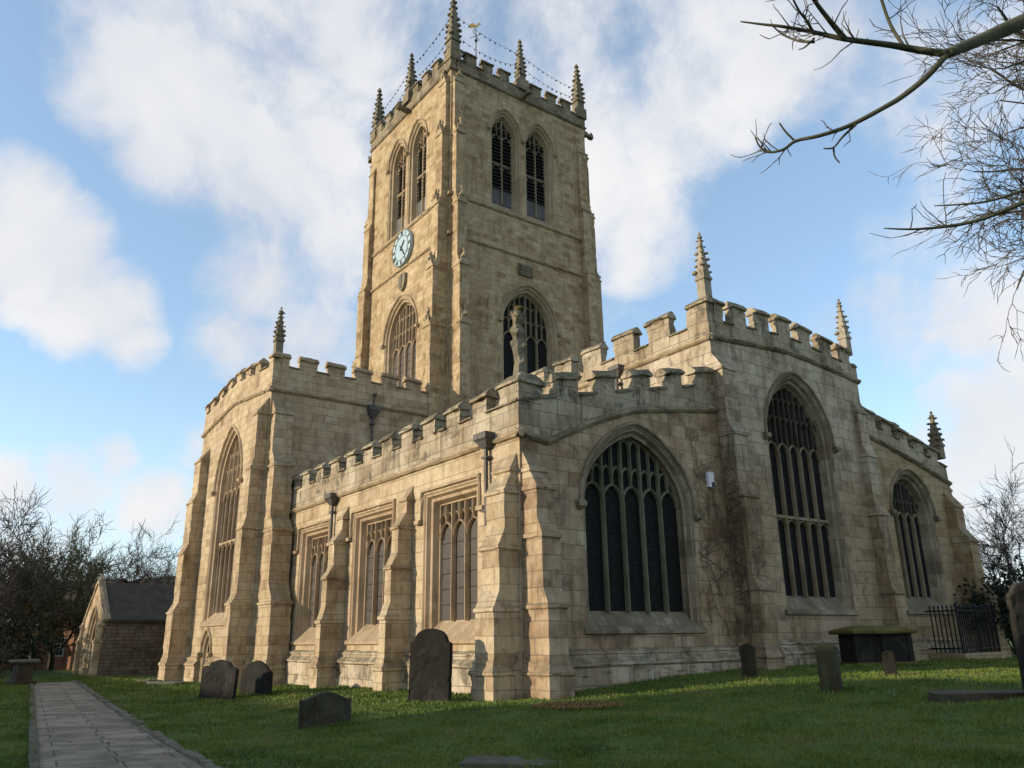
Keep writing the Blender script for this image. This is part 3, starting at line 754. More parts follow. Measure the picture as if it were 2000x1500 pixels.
mb = MB(); mb.add([(-16.9, YC+.2, 11.3), (-.3, YC+.2, 11.3), (-.3, 12.81, 12.0), (-16.9, 12.81, 12.0), (-16.9, YN-.2, 11.3), (-.3, YN-.2, 11.3)], [(0, 1, 2, 3), (3, 2, 5, 4)]); obj('roof', mb, M['lead'], CH, orient=(0, 0, 1))
mb = MB(); mb.box(-16.5, -.65, YC+.5, YN-.5, -1, 11.0); obj('interior', mb, M['louvre'], CH)
pc = pinnacle_mesh('pinnacle', .75, .36, 1.75, 'pinn_light', 6)
link('pinnacle', pc, CH, (-.25, YC+.27, 12.60), 'crocketed pinnacle on the chancel south corner')
o = link('pinnacle', pc, CH, (-.12, YN-.28, 12.15), 'crocketed pinnacle on the chancel north corner'); o.scale = (.95, .95, .95)
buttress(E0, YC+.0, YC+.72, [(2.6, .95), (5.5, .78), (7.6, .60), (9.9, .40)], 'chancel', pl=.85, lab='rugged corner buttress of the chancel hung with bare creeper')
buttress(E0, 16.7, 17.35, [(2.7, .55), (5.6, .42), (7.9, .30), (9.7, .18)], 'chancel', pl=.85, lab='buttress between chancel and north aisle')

# --- north aisle -----------------------------------------------------------------
N_STR = [(YN, 8.85), (19.3, 8.45), (21.3, 8.03), (23.5, 7.47)]
nh = [window(E0, 20.1, 1.62, 2.05, 5.85, 7.62, 'two', 4, 5.55, .40, .5, (), 6.2, ('mould_e', 'ochre_tracery', 'glass'), bar=.11, upper='soot', label='smaller four-light east window of the north aisle')]
mb = MB(E0); mb.wall([(YN, -1.2), (23.5, -1.2)]+list(reversed(N_STR)), nh); obj('north_aisle_wall', mb, M['north'], CH, orient=(1, 0, 0), label='brown east wall of the north aisle')
string(E0, N_STR[:-1]+[(23.6, 7.44)], 'mould_e'); plinth(E0, YN+.002, 23.5, .9)
mer = [(17.45+1.18*k, 18.18+1.18*k) for k in range(5)]
parapet(E0, N_STR, [(YN, 9.45), (23.5, 8.15)], [(YN, 10.15), (23.5, 8.85)], mer, lab='steep battlements falling to the north corner')
mb = MB(Fr('N', 23.5)); mb.box(.01, 17, -1.2, 7.4, -.3, 0); obj('north_wall', mb, M['north'], CH)
mb = MB(); mb.add([(-17.0, 23.3, 7.9), (-.3, 23.3, 7.9), (-.3, YN, 9.1), (-17.0, YN, 9.1)], [(0, 1, 2, 3)]); obj('roof', mb, M['lead'], CH, orient=(0, 0, 1))
mb = MB(); mb.box(-16.5, -.68, YN+.5, 23.0, -1, 7.4); obj('interior', mb, M['louvre'], CH)
pn = pinnacle_mesh('pinnacle', .55, .40, 1.45, 'pinn', 5)
link('pinnacle', pn, CH, (-.15, 23.4, 8.55), 'weathered pinnacle on the north aisle corner')
buttress(E0, 22.85, 23.55, [(2.6, 1.1), (4.9, .75), (6.4, .40)], 'north', pl=.85)
buttress(Fr('N', 23.5), .0, .7, [(2.5, 1.1), (4.6, .9), (5.9, .45), (7.2, .15)], 'north', pl=.85)
mb = MB(); mb.box(-.22, .22, -.22, .22, 0, .95); mb.loft([sqr(0, 0, .36, .95), sqr(0, 0, .40, 1.03), sqr(0, 0, .26, 1.2)])
obj('chimney', mb, M['north'], CH, loc=(-1.6, 22.1, 9.15), label='square stone chimney behind the north aisle battlements')

# --- tower -----------------------------------------------------------------------
ET, ST = Fr('E', XT), Fr('S', YT)
YT1, XT0 = YT+TW, XT-TW
ZP, Z2, Z3 = 33.4, 24.95, 22.45
BEL = dict(style='two', lights=2, vh=30.05, glass_in=.42, depth=.55, transoms=(28.35,), tier2=30.9, bar=.12)
def tower_face(fr, uc, mats, nm, extra):
    hs = []
    for k, sg in enumerate((-1, 1)):
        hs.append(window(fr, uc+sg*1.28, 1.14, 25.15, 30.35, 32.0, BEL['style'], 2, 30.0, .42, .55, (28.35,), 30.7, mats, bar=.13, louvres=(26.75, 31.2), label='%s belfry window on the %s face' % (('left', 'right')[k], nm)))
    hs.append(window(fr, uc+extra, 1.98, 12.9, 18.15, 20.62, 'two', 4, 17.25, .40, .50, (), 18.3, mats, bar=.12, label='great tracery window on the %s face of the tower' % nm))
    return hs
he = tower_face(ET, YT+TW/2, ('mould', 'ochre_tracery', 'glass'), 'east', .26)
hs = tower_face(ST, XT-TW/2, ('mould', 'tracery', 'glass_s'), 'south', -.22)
mb = MB(ET); mb.wall([(YT, 7), (YT1, 7), (YT1, ZP), (YT, ZP)], he); obj('tower_east_face', mb, M['tower'], CH, orient=(1, 0, 0), label='shaded east face of the tower')
mb = MB(ST); mb.wall([(XT0, 7), (XT, 7), (XT, ZP), (XT0, ZP)], hs); obj('tower_south_face', mb, M['tower'], CH, orient=(0, -1, 0), label='sunlit south face of the tower')
mb = MB(); mb.add([(XT, YT1, 0), (XT0, YT1, 0), (XT0, YT, 0), (XT, YT1, ZP), (XT0, YT1, ZP), (XT0, YT, ZP)], [(0, 1, 4, 3), (1, 2, 5, 4)]); obj('tower_back', mb, M['tower'], CH)
mb = MB(); mb.box(XT0+.8, XT-.8, YT+.8, YT1-.8, 5, ZP+.1); obj('interior', mb, M['louvre'], CH)
mb = MB(); mb.box(XT0+.3, XT-.3, YT+.3, YT1-.3, ZP+.2, ZP+.4); obj('roof', mb, M['lead'], CH)
for z, m_ in ((ZP, 'coping'), (Z2, 'mould'), (Z3, 'mould')):
    string(ET, [(YT-.146, z), (YT1+.12, z)], m_); string(ST, [(XT0-.12, z), (XT+.148, z)], m_)
# dark blind opening band under the belfry: small cill string
cre, tp = 34.12, 35.0
mm = [.98, 2.22, 3.46]
mer = [(YT+a, YT+a+.70) for a in mm]+[(YT+5.17+a-.18, YT+5.17+a+.52) for a in mm]
parapet(ET, [(YT+.33, ZP), (YT1, ZP)], [(YT+.33, cre), (YT1, cre)], [(YT, tp), (YT1, tp)], [(YT+.33, YT+.62)]+mer+[(YT1-.55, YT1)], 'tower_top', lab='east battlements of the tower', w=.10)
mer = [(XT0+.98-.18+a*1.0-.0, XT0+.98+.52+a) for a in (0, 1.24, 2.48)]+[(XT0+5.17+a, XT0+5.17+a+.70) for a in (.6, 1.84, 3.08)]
parapet(ST, [(XT0, ZP), (XT+.10, ZP)], [(XT0, cre), (XT+.10, cre)], [(XT0, tp), (XT, tp)], [(XT0, XT0+.5)]+mer+[(XT-.6, XT+.098)], 'tower_top', lab='south battlements of the tower', w=.10)
parapet(Fr('N', YT1), [(-XT, ZP), (-XT0, ZP)], [(-XT, cre), (-XT0, cre)], [(-XT, tp), (-XT0, tp)], [(-XT+1.3*k+.5, -XT+1.3*k+1.25) for k in range(7)], 'tower_top', lab='north battlements of the tower')
parapet(Fr('W', XT0), [(-YT1, ZP), (-YT, ZP)], [(-YT1, cre), (-YT, cre)], [(-YT1, tp), (-YT, tp)], [(-YT1+1.3*k+.5, -YT1+1.3*k+1.25) for k in range(7)], 'tower_top', lab='west battlements of the tower')
pt_ = pinnacle_mesh('pinnacle', .55, .56, 2.95, 'pinn', 7)
pl_ = [(XT-.22, YT+.22, 'nearest, tallest-looking pinnacle on the tower south-east corner'), (XT-.15, YT1-.3, 'pinnacle on the tower north-east corner'), (XT0+.3, YT+.22, 'pinnacle on the tower south-west corner'), (XT-.08, YT+TW/2, 'pinnacle midway along the tower east parapet'), (XT-TW/2, YT+.1, 'pinnacle midway along the tower south parapet')]
for x, y, lb in pl_:
    o = link('pinnacle', pt_, CH, (x, y, 34.75), lb)
    if 'nearest' in lb: o.scale = (1.1, 1.1, 1.16)
    if 'midway' in lb: o.scale = (.85, .85, .90); o.location.z = 34.7
    mb = MB(); mb.loft([sqr(0, 0, .38, 0), sqr(0, 0, .38, .75), sqr(0, 0, .30, .85)])
    q = obj('pinnacle_base', mb, M['tower_top'], CH, loc=(x, y, 34.0))
# gargoyles
def gargoyle(fr, u, v, s_=1.0, w0=.1):
    mb = MB(fr); mb.loft([[(u-.16*s_*k, v-.14*s_*k+dz, w0+d*s_), (u+.16*s_*k, v-.14*s_*k+dz, w0+d*s_), (u+.16*s_*k, v+.14*s_*k+dz, w0+d*s_), (u-.16*s_*k, v+.14*s_*k+dz, w0+d*s_)] for d, k, dz in ((-.1, 1, 0), (.25, 1.1, .02), (.5, .75, .05), (.62, 1.15, .06), (.82, .95, .02), (.92, .6, -.03))])
    for sg in (-1, 1): mb.add([(u+sg*.1*s_, v+.14*s_, w0+.6*s_), (u+sg*.2*s_, v+.30*s_, w0+.6*s_), (u+sg*.2*s_, v+.14*s_, w0+.7*s_), (u+sg*.1*s_, v+.14*s_, w0+.74*s_)], [(0, 1, 2), (1, 2, 3), (0, 1, 3), (0, 2, 3)])
    obj('gargoyle', mb, M['pinn'], CH)
gargoyle(ET, YT+TW/2, ZP+.05, .85); gargoyle(ST, XT-TW/2, ZP+.05, .85)
gargoyle(Fr('W', XT0), -YT-.3, ZP-.2); gargoyle(Fr('N', YT1), -XT+.3, ZP-.2)
TS = [(17.0, 1.0), (20.4, .92), (24.3, .66), (28.9, .46), (32.5, .26)]
buttress(ST, XT-.86, XT-.16, TS, 'tower', base=6, pl=None, gable=True, lab='gabled south-east buttress of the tower, south arm', slope=.5)
buttress(ET, YT+.10, YT+.72, TS, 'tower', base=6, pl=None, gable=True, lab='gabled south-east buttress of the tower, east arm', slope=.5)
TB = [(18.2, 1.0), (22.6, .90), (27.0, .62), (31.3, .30)]
buttress(Fr('N', YT1), -XT+.1, -XT+.8, TB, 'tower', base=6, pl=None, gable=True); buttress(ET, YT1-.75, YT1-.1, [(a, b*.55) for a, b in TB], 'tower', base=6, pl=None)
buttress(Fr('W', XT0), -YT-.8, -YT-.1, [(18.2, 1.7), (23.0, 1.35), (28.0, .85), (32.4, .35)], 'tower', base=6, pl=None, gable=True); buttress(ST, XT0+.1, XT0+.8, [(a, b*.5) for a, b in TB], 'tower', base=6, pl=None)
# carved shields
mb = MB(ET); c = YT+TW/2; mb.prism([(c-.5, 21.2), (c+.5, 21.2), (c+.5, 21.95), (c-.5, 21.95)], .0, .10)
for k in range(9): mb.blob((c-.38+.38*(k % 3), 21.35+.22*(k//3), .12), .13, .35, k, (1, .8, .7))
obj('carved_panel', mb, M['pinn'], CH, label='worn carved panel above the great east window')
mb = MB(ST); c = XT-TW/2; mb.prism([(c-.42, 21.95), (c-.42, 21.4), (c-.25, 21.05), (c, 20.88), (c+.25, 21.05), (c+.42, 21.4), (c+.42, 21.95)], -.02, .16); mb.prism([(c-.05, 21.1), (c+.05, 21.1), (c+.05, 21.95), (c-.05, 21.95)], .16, .2)
obj('carved_shield', mb, M['pinn'], CH, label='mossy heraldic shield above the great south window')
# clock
def clock():
    fr = Fr('S', YT); cx, cz, r = XT-TW/2-.05, 23.72, 1.18
    mb = MB(fr); n = 48
    mb.loft([[(cx+rr*math.cos(2*math.pi*k/n), cz+rr*math.sin(2*math.pi*k/n), w) for k in range(n)] for rr, w in ((r*1.0, .02), (r*1.0, .17), (r*.985, .18))])
    ck = obj('clock', mb, M['face'], CH, label='pale blue round clock with dark Roman numerals')
    mb = MB(fr)
    for rr in (1.145, .80):
        mb.loft([[(cx+q*math.cos(2*math.pi*k/n), cz+q*math.sin(2*math.pi*k/n), w) for q, w in ((rr-.018, .176), (rr-.018, .2), (rr+.018, .2), (rr+.018, .176))] for k in range(n+1)], False, False)
    obj('ring', mb, M['num'], ck)
    mb = None
    def stroke(h, x0, y0, x1, y1, wd=.028):
        a = math.pi/2-h*math.pi/6; ex = (math.sin(a), -math.cos(a)); ey = (math.cos(a), math.sin(a)); rm = .97
        def P_(x, y): return (cx+ex[0]*x+ey[0]*(rm+y), cz+ex[1]*x+ey[1]*(rm+y))
        d = Vector((x1-x0, y1-y0)); d.normalize(); nx_, ny_ = -d.y*wd/2, d.x*wd/2
        mb.prism([P_(x0-nx_, y0-ny_), P_(x1-nx_, y1-ny_), P_(x1+nx_, y1+ny_), P_(x0+nx_, y0+ny_)], .182, .20)
    for h, s_ in enumerate(['I', 'II', 'III', 'IIII', 'V', 'VI', 'VII', 'VIII', 'IX', 'X', 'XI', 'XII'], 1):
        mb = MB(fr); wds = {'I': .065, 'V': .13, 'X': .13}; tot = sum(wds[c_] for c_ in s_); x = -tot/2; hh = .115
        for c_ in s_:
            w_ = wds[c_]; m_ = x+w_/2
            if c_ == 'I': stroke(h, m_, -hh, m_, hh)
            if c_ == 'V': stroke(h, m_, -hh, m_-.045, hh); stroke(h, m_, -hh, m_+.045, hh)
            if c_ == 'X': stroke(h, m_-.045, -hh, m_+.045, hh); stroke(h, m_+.045, -hh, m_-.045, hh)
            x += w_
        obj('numeral', mb, M['num'], ck)
    for nm, ang, L, wd in (('hour_hand', 42, .55, .09), ('minute_hand', 144, .9, .06)):
        a = R_(90-ang); d = (math.cos(a), math.sin(a)); p = (-d[1], d[0]); h_ = MB(fr); w0 = .21 if L < .6 else .235
        h_.prism([(cx-d[0]*.2-p[0]*wd/2, cz-d[1]*.2-p[1]*wd/2), (cx+d[0]*L*.8-p[0]*wd*.5, cz+d[1]*L*.8-p[1]*wd*.5), (cx+d[0]*L, cz+d[1]*L), (cx+d[0]*L*.8+p[0]*wd*.5, cz+d[1]*L*.8+p[1]*wd*.5), (cx-d[0]*.2+p[0]*wd/2, cz-d[1]*.2+p[1]*wd/2)], w0, w0+.02)
        obj(nm, h_, M['hand'], ck)
clock()
# weather vane
mb = MB(); x, y = XT-TW/2, YT+TW/2
mb.tube([(x, y, 33.5), (x, y, 42.7)], [.06, .03], 6); mb.blob((x, y, 41.6), .13, .02, 1)
for a in range(4): mb.tube([(x, y, 42.0), (x+.5*math.cos(a*math.pi/2+.5), y+.5*math.sin(a*math.pi/2+.5), 42.0)], .025, 4)
wvn = obj('weather_vane', mb, M['iron'], CH, label='weather vane on a pole above the tower')
mb = MB(); ck_ = [(-.42, .05), (-.30, .12), (-.1, 0), (.12, .02), (.25, .18), (.36, .14), (.30, .30), (.2, .36), (.12, .2), (-.05, .18), (-.22, .42), (-.45, .4), (-.5, .2)]
mb.loft([[(x+a*.8+d, y+a*.6-d, 42.75+b) for a, b in ck_] for d in (-.015, .015)]); obj('cockerel', mb, M['gold'], wvn)

# --- south transept ------------------------------------------------------------------
EX, SX = Fr('E', XS), Fr('S', YS)
T_STR = [(XSW, 12.03), (-24.9, 12.33), (-22.3, 12.60), (-19.7, 12.33), (XS, 12.03)]
th = [window(SX, -22.3, 2.0, 2.1, 8.45, 11.35, 'two', 5, 7.95, .38, .45, (5.75,), 9.2, ('tracery', 'tracery', 'glass_s'), bar=.11, label='tall five-light south window of the transept')]
th.append(window(SX, -23.15, .72, -1.1, .75, 1.72, 'two', 0, 0, .22, .35, (), None, ('mould', 'mould', 'wood'), label='small pointed doorway at the foot of the transept'))
mb = MB(SX); mb.wall([(XSW, -1.2), (XS, -1.2)]+list(reversed(T_STR)), th); obj('transept_south_wall', mb, M['transept'], CH, orient=(0, -1, 0), label='sunlit gable wall of the transept')
mb = MB(EX); mb.wall([(YS, -1.2), (YT+.2, -1.2), (YT+.2, 12.03), (YS, 12.03)]); obj('transept_east_wall', mb, M['transept'], CH, orient=(1, 0, 0), label='shaded side wall of the transept')
mb = MB(Fr('W', XSW)); mb.wall([(-YT, -1.2), (-YS, -1.2), (-YS, 12.03), (-YT, 12.03)]); obj('transept_west_wall', mb, M['transept'], CH, orient=(-1, 0, 0))
string(SX, [(XSW-.1, 12.03)]+T_STR[1:-1]+[(XS+.148, 12.03)], 'mould'); string(EX, [(YS-.146, 12.03), (YT, 12.03)], 'mould')
plinth(SX, XSW, -24.0, .5, 'transept'); plinth(SX, -22.3, XS, .5, 'transept')
mer = [(XSW+.02+1.42*k+.9, XSW+.02+1.42*k+1.62) for k in range(6)]
parapet(SX, [(XSW, 12.03)]+T_STR[1:-1]+[(XS+.03, 12.03)], [(XSW, 13.15), (-22.3, 13.72), (XS+.03, 13.15)], [(XSW, 13.8), (-22.3, 14.35), (XS, 13.8)], [(XSW, XSW+.4)]+mer+[(XS-.5, XS+.0)], 'transept', lab='low gabled battlements over the transept window')
mer = [(.2+1.39*k, 1.0+1.39*k) for k in range(5)]
parapet(EX, [(YS+.34, 12.03), (YT, 12.03)], [(YS+.34, 13.15), (YT, 13.15)], [(YS, 13.85), (YT, 13.85)], [(YS+.34, YS+.72)]+mer, 'transept', lab='battlements along the shaded side of the transept')
mb = MB(); mb.add([(XSW+.3, YS+.3, 12.9), (XS-.3, YS+.3, 12.9), (XS-.3, YT, 12.9), (XSW+.3, YT, 12.9)], [(0, 1, 2, 3)]); obj('roof', mb, M['lead'], CH, orient=(0, 0, 1))
mb = MB(); mb.box(XSW+.6, XS-.6, YS+.65, YT, -1, 12); obj('interior', mb, M['louvre'], CH)
ptr = pinnacle_mesh('pinnacle', .62, .34, 1.55, 'pinn', 6)
link('pinnacle', ptr, CH, (XS-.22, YS+.22, 13.75), 'slender pinnacle on the transept corner')
buttress(SX, -17.83, XS-.12, [(2.75, .92), (5.85, .72), (8.45, .60), (10.95, .48)], 'transept', pl=.5, lab='south-facing buttress at the near transept corner')
buttress(EX, -.98, -.12, [(2.75, 1.75), (5.7, 1.25), (8.5, .85), (10.9, .45)], 'transept', pl=.5, lab='east-facing buttress at the near transept corner')
buttress(SX, -27.1, -26.0, [(2.7, .98), (5.6, .76), (8.2, .60), (10.4, .42)], 'transept', pl=.5, lab='buttress at the far transept corner')
buttress(Fr('W', XSW), .25, .95, [(2.7, 1.0), (5.6, .76), (8.2, .60), (10.4, .42)], 'transept', pl=.5)

# --- rainwater pipes
def pipe(fr, u, vtop, vbot, w=.12, hopw=.55, hoph=.42, segs=(), r=.06):
    mb = MB(fr); n = 8
    def ring(v, rr): return [(u+rr*math.cos(2*math.pi*k/n), v, w+rr*math.sin(2*math.pi*k/n)) for k in range(n)]
    mb.loft([ring(vbot, r), ring(vtop, r)])
    o = obj('drainpipe', mb, M['pipe'], CH)
    mb = MB(fr); mb.rects(u-hopw*.3, u+hopw*.3, [(vtop, .2, -.05), (vtop+hoph*.45, .30, .1), (vtop+hoph*.6, .36, .14), (vtop+hoph, .36, .14)], .0)
    obj('hopper', mb, M['pipe'], o)
    v = vtop-.3
    while v > vbot: mb = MB(fr); mb.box(u-.12, u+.12, v, v+.07, .0, .2); obj('bracket', mb, M['pipe'], o); v -= 1.5
pipe(S0, -1.42, 6.32, 4.15); pipe(S0, -11.85, 6.15, 4.9)
pipe(SC, -4.5, 10.8, 8.9, hopw=.55, w=.18)
pipe(EX, 3.9, 11.35, 7.5, hopw=.45, hoph=.6)
mb = MB(EX); mb.box(3.7, 4.1, 9.3, 9.75, 0, .3); obj('pipe_joint', mb, M['pipe'], CH); mb = MB(EX); mb.tube([(3.9, 12.4, .18), (3.9, 11.9, .15)], .05, 6); mb.blob((3.9, 12.5, .25), .13, .2, 2); obj('pipe_ornament', mb, M['pipe'], CH)

# --- south porch
PX1, PX0, PY = -34.4, -40.8, -3.6
SP, EP = Fr('S', PY), Fr('E', PX1)
pc_ = (PX0+PX1)/2
mb = MB(SP); hole = window(SP, pc_+.1, 1.5, -1.1, .95, 3.3, 'two', 0, 0, .35, .8, (), None, ('mould', 'mould', 'wood'), label='pointed entrance arch of the porch')
mb.wall([(PX0, -1.2), (PX1, -1.2), (PX1, 2.6), (pc_, 4.78), (PX0, 2.6)], [hole]); obj('porch_gable', mb, M['transept'], CH, orient=(0, -1, 0), label='sunlit gabled front of the porch')
mb = MB(); mb.box(PX0, PX1-.01, PY+.85, 3, -1.2, 2.5); mb.box(PX1-.5, PX1, PY+.004, 3, -1.2, 2.55); obj('porch_wall', mb, M['rubble'], CH, label='rough dark stone side wall of the porch')
mb = MB()
for sg in (-1, 1):
    e = PX1+.2 if sg > 0 else PX0-.2
    mb.loft([[(pc_, y, 4.74), (pc_, y, 4.56), (e, y, 2.38), (e, y, 2.52)] for y in (PY+.22, 3.2)])
obj('porch_roof', mb, M['slate'], CH, label='dark stone-slate roof of the porch')
mb = MB(SP)
mb.sweep([(PX0-.15, 2.5), (pc_, 4.86), (PX1+.15, 2.5)], [(-.1, -.3), (-.1, .08), (.06, .08), (.1, -.1), (.06, -.3)]); obj('coping', mb, M['mould'], CH)
mb = MB(); mb.loft([sqr(pc_, PY+.1, .12, 4.85), sqr(pc_, PY+.1, .05, 5.1), sqr(pc_, PY+.1, .03, 5.25)]); obj('finial', mb, M['mould'], CH)
buttress(SP, PX0-.3, PX0+.3, [(1.4, .25), (2.3, .15)], 'transept', pl=None)
buttress(SP, PX1-.55, PX1-.02, [(1.4, .35), (2.3, .2)], 'transept', pl=None)
# nave behind the porch
mb = MB(); mb.box(-48, XSW-.5, 2.2, 8, -1.2, 3.2); obj('nave_aisle_wall', mb, M['rubble'], CH)

# ------------------------------------------------------------------ things fixed to or hung on the church
mb = MB(E0); mb.box(7.42, 7.68, 5.72, 6.2, .01, .13)
al = thing('alarm_box', 'small white alarm box fixed to the wall beside the creeper', 'alarm box')
obj('case', mb, M['white'], al); mb = MB(E0); mb.box(7.55, 7.68, 5.73, 5.88, .12, .14); obj('badge', mb, M['blue'], al)

def vine():
    mb = MB(); rg = random.Random(11)
    def walk(fr, u, v, w, ulim, vtop, r, n, ang):
        pts = [fr(u, v, w)]; rad = [r]
        for i in range(n):
            ang += rg.uniform(-.45, .45); ang = max(.25, min(math.pi-.25, ang)); st = rg.uniform(.10, .2)
            u += math.cos(ang)*st; v += math.sin(ang)*st
            if u < ulim[0] or u > ulim[1]: ang = math.pi-ang; u = min(max(u, ulim[0]), ulim[1])
            if v > vtop: break
            pts.append(fr(u, v, w+rg.uniform(0, .03))); rad.append(max(.005, r*(1-i/n*.75)))
            if r > .010 and rg.random() < .13 and n > 8: walk(fr, u, v, w, ulim, vtop, r*.62, int(n*.4), ang+rg.choice((-1, 1))*rg.uniform(.3, .9))
        if len(pts) > 2: mb.tube(pts, rad, 4)
    for k in range(4): walk(E0, rg.uniform(7.1, 8.1), rg.uniform(.3, 4.0), .03, (6.8, 8.2), rg.uniform(6.5, 8.9), .013, 46, math.pi/2)
    fs = Fr('S', YC)
    for k in range(4): walk(fs, rg.uniform(.15, .6), rg.uniform(.8, 2.4), .02, (.05, .62), rg.uniform(7.6, 9.6), .014, 46, math.pi/2)
    for k in range(2): walk(Fr('E', .80), rg.uniform(8.35, 8.9), rg.uniform(1.2, 2.2), .03, (8.32, 9.0), rg.uniform(5.6, 7.3), .014, 34, math.pi/2)
    tag(obj('climbing_plant', mb, M['vine']), 'leafless brown creeper climbing the wall beside the chancel buttress', 'climbing plant')
vine()

def light_string(a, b, sag, label, seed):
    rg = random.Random(seed); a = Vector(a); b = Vector(b); n = 26
    pts = [a.lerp(b, i/n)-Vector((0, 0, sag*4*(i/n)*(1-i/n))) for i in range(n+1)]
    root = thing('light_string', label, 'string lights', tuple(a), 0, 'festoon lights strung between the tower pinnacles')
    mb = MB(); mb.tube([p-a for p in pts], .011, 4); obj('cable', mb, M['wire'], root)
    for i in range(2, n-1, 2):
        p = pts[i]-a; mb = MB(); mb.blob(tuple(p-Vector((0, 0, .08))), (.035+rg.random()*.03), .2, i, (1, 1, 1.4)); obj('bulb', mb, M['wire'], root)
zt = 37.1
A = (XT-.22, YT+.22, zt+.5); B = (XT-.08, YT+TW/2, 36.9); C_ = (XT-.15, YT1-.3, 36.4); D = (XT-TW/2, YT+.1, 36.9); F = (XT0+.3, YT+.22, 36.2)
light_string(A, B, .25, 'upper light string from corner pinnacle to middle pinnacle on the shaded side', 1)
light_string((A[0], A[1], zt-.9), (B[0], B[1], 36.0), .5, 'sagging lower light string over the left half of the shaded battlements', 2)
light_string(B, C_, .25, 'upper light string from middle pinnacle to right-hand pinnacle of the tower', 3)
light_string((B[0], B[1], 36.0), (C_[0], C_[1], 35.7), .35, 'sagging lower light string over the right half of the shaded battlements', 4)
light_string(A, D, .2, 'upper string of lights from the corner pinnacle along the sunlit side', 5)
light_string((A[0], A[1], zt-.9), (D[0], D[1], 35.9), .4, 'lower string of lights near the corner on the sunlit side', 6)
light_string(D, F, .2, 'upper string of lights running to the far left pinnacle', 7)
light_string((D[0], D[1], 35.9), (F[0], F[1], 35.5), .35, 'lower string of lights running to the far left pinnacle', 8)

# ------------------------------------------------------------------ graves
def headstone(p, q, h, th, style, mat, label, lean=0, tilt=0, sink=.3, name='gravestone'):
    """a slab between ground points p and q (left and right foot in the picture)"""
    p = Vector(p); q = Vector(q); c = (p+q)/2; d = q-p; d.z = 0; wd = d.length; ang = math.atan2(d.y, d.x); hw = wd/2
    n = 12; out = [(-hw, -sink), (hw, -sink)]
    if style == 'round': out += [(hw, h-hw*.75)]+[(hw*math.cos(a), h-hw*.75+hw*.75*math.sin(a)) for a in [math.pi*k/n for k in range(1, n)]]+[(-hw, h-hw*.75)]
    elif style == 'shoulder':
        s_ = hw*.78; out += [(hw, h-hw*.62), (hw*.97, h-hw*.55), (s_+.02, h-hw*.50)]+[(s_*math.cos(a), h-hw*.42+hw*.42*math.sin(a)) for a in [math.pi*k/n for k in range(0, n+1)]]+[(-s_-.02, h-hw*.50), (-hw*.97, h-hw*.55), (-hw, h-hw*.62)]
    elif style == 'ogee': out += [(hw, h-hw*.45), (hw*.75, h-hw*.28), (hw*.45, h-hw*.12), (hw*.2, h-.02), (0, h), (-hw*.2, h-.02), (-hw*.45, h-hw*.12), (-hw*.75, h-hw*.28), (-hw, h-hw*.45)]
    elif style == 'scallop': out += [(hw, h-hw*.40), (hw*.86, h-hw*.30), (hw*.70, h-hw*.30), (hw*.5, h-hw*.10), (hw*.3, h-hw*.06), (0, h), (-hw*.3, h-hw*.06), (-hw*.5, h-hw*.10), (-hw*.7, h-hw*.30), (-hw*.86, h-hw*.22), (-hw, h-hw*.34)]
    elif style == 'wave': out += [(hw, h-.16), (hw*.85, h-.17), (hw*.6, h-.10), (hw*.3, h-.02), (0, h), (-hw*.3, h-.02), (-hw*.6, h-.08), (-hw*.85, h-.13), (-hw, h-.12)]
    rg = random.Random(int(h*1000)+int(wd*100)); out = [(u+rg.uniform(-.008, .008), v+rg.uniform(-.006, .006)) for u, v in out]
    bm = bmesh.new(); vs = [bm.verts.new((u, -th/2, v)) for u, v in out]; f = bm.faces.new(vs)
    r = bmesh.ops.extrude_face_region(bm, geom=[f]); bmesh.ops.translate(bm, verts=[e for e in r['geom'] if isinstance(e, bmesh.types.BMVert)], vec=(0, th, 0))
    bmesh.ops.recalc_face_normals(bm, faces=bm.faces)
    bmesh.ops.bevel(bm, geom=[e for e in bm.edges], offset=.012, segments=2, affect='EDGES')
    me = bpy.data.meshes.new(name); bm.to_mesh(me); bm.free(); me.materials.append(mat)
    wear(me, .008, .16)
    o = bpy.data.objects.new(name, me); COL.objects.link(o); o.location = (c.x, c.y, ground(c.x, c.y)); o.rotation_euler = (R_(tilt), R_(lean), ang)
    return tag(o, label, 'gravestone', 'gravestones in the churchyard')
def hgt(p, py):
    """height of a thing standing at p whose top is at picture row py"""
    p = Vector(p); best = 1
    lo, hi = 0, 12
    for _ in range(40):
        z = (lo+hi)/2; v = np.array([p.x, p.y, p.z+z])-CAM; y = 750-FPX*(v@UP)/(v@FW)
        if y > py: lo = z
        else: hi = z
    return lo
def gs(xl, yl, xr, yr, ytop, style, mat, label, th=.10, **k):
    p, q = hit(xl, yl), hit(xr, yr)
    return headstone(p, q, hgt((p+q)/2, ytop), th, style, mat, label, **k)
gs(799, 1371, 879, 1371, 1228, 'shoulder', M['grave_dark'], 'tallest dark headstone with rounded shoulders standing before the aisle buttress', .13, lean=1.5)
gs(390, 1366, 457, 1366, 1288, 'scallop', M['grave_dark'], 'black headstone with a scalloped top near the small transept door', .13, tilt=-3)
gs(471, 1357, 528, 1357, 1290, 'ogee', M['grave_dark'], 'dark headstone with a pointed ogee top, right of the scalloped one', .12)
gs(583, 1425, 681, 1412, 1350, 'wave', M['grave'], 'low sunken brown headstone with a wavy top, alone on the front lawn', .14, lean=-1, tilt=5)
gs(1452, 1327, 1480, 1327, 1256, 'ogee', M['grave'], 'narrow pointed headstone leaning by the chancel buttress', .14)
gs(1606, 1352, 1646, 1352, 1254, 'round', M['grave_moss'], 'mossy round-topped headstone in front of the chest tomb', .26, lean=-1)
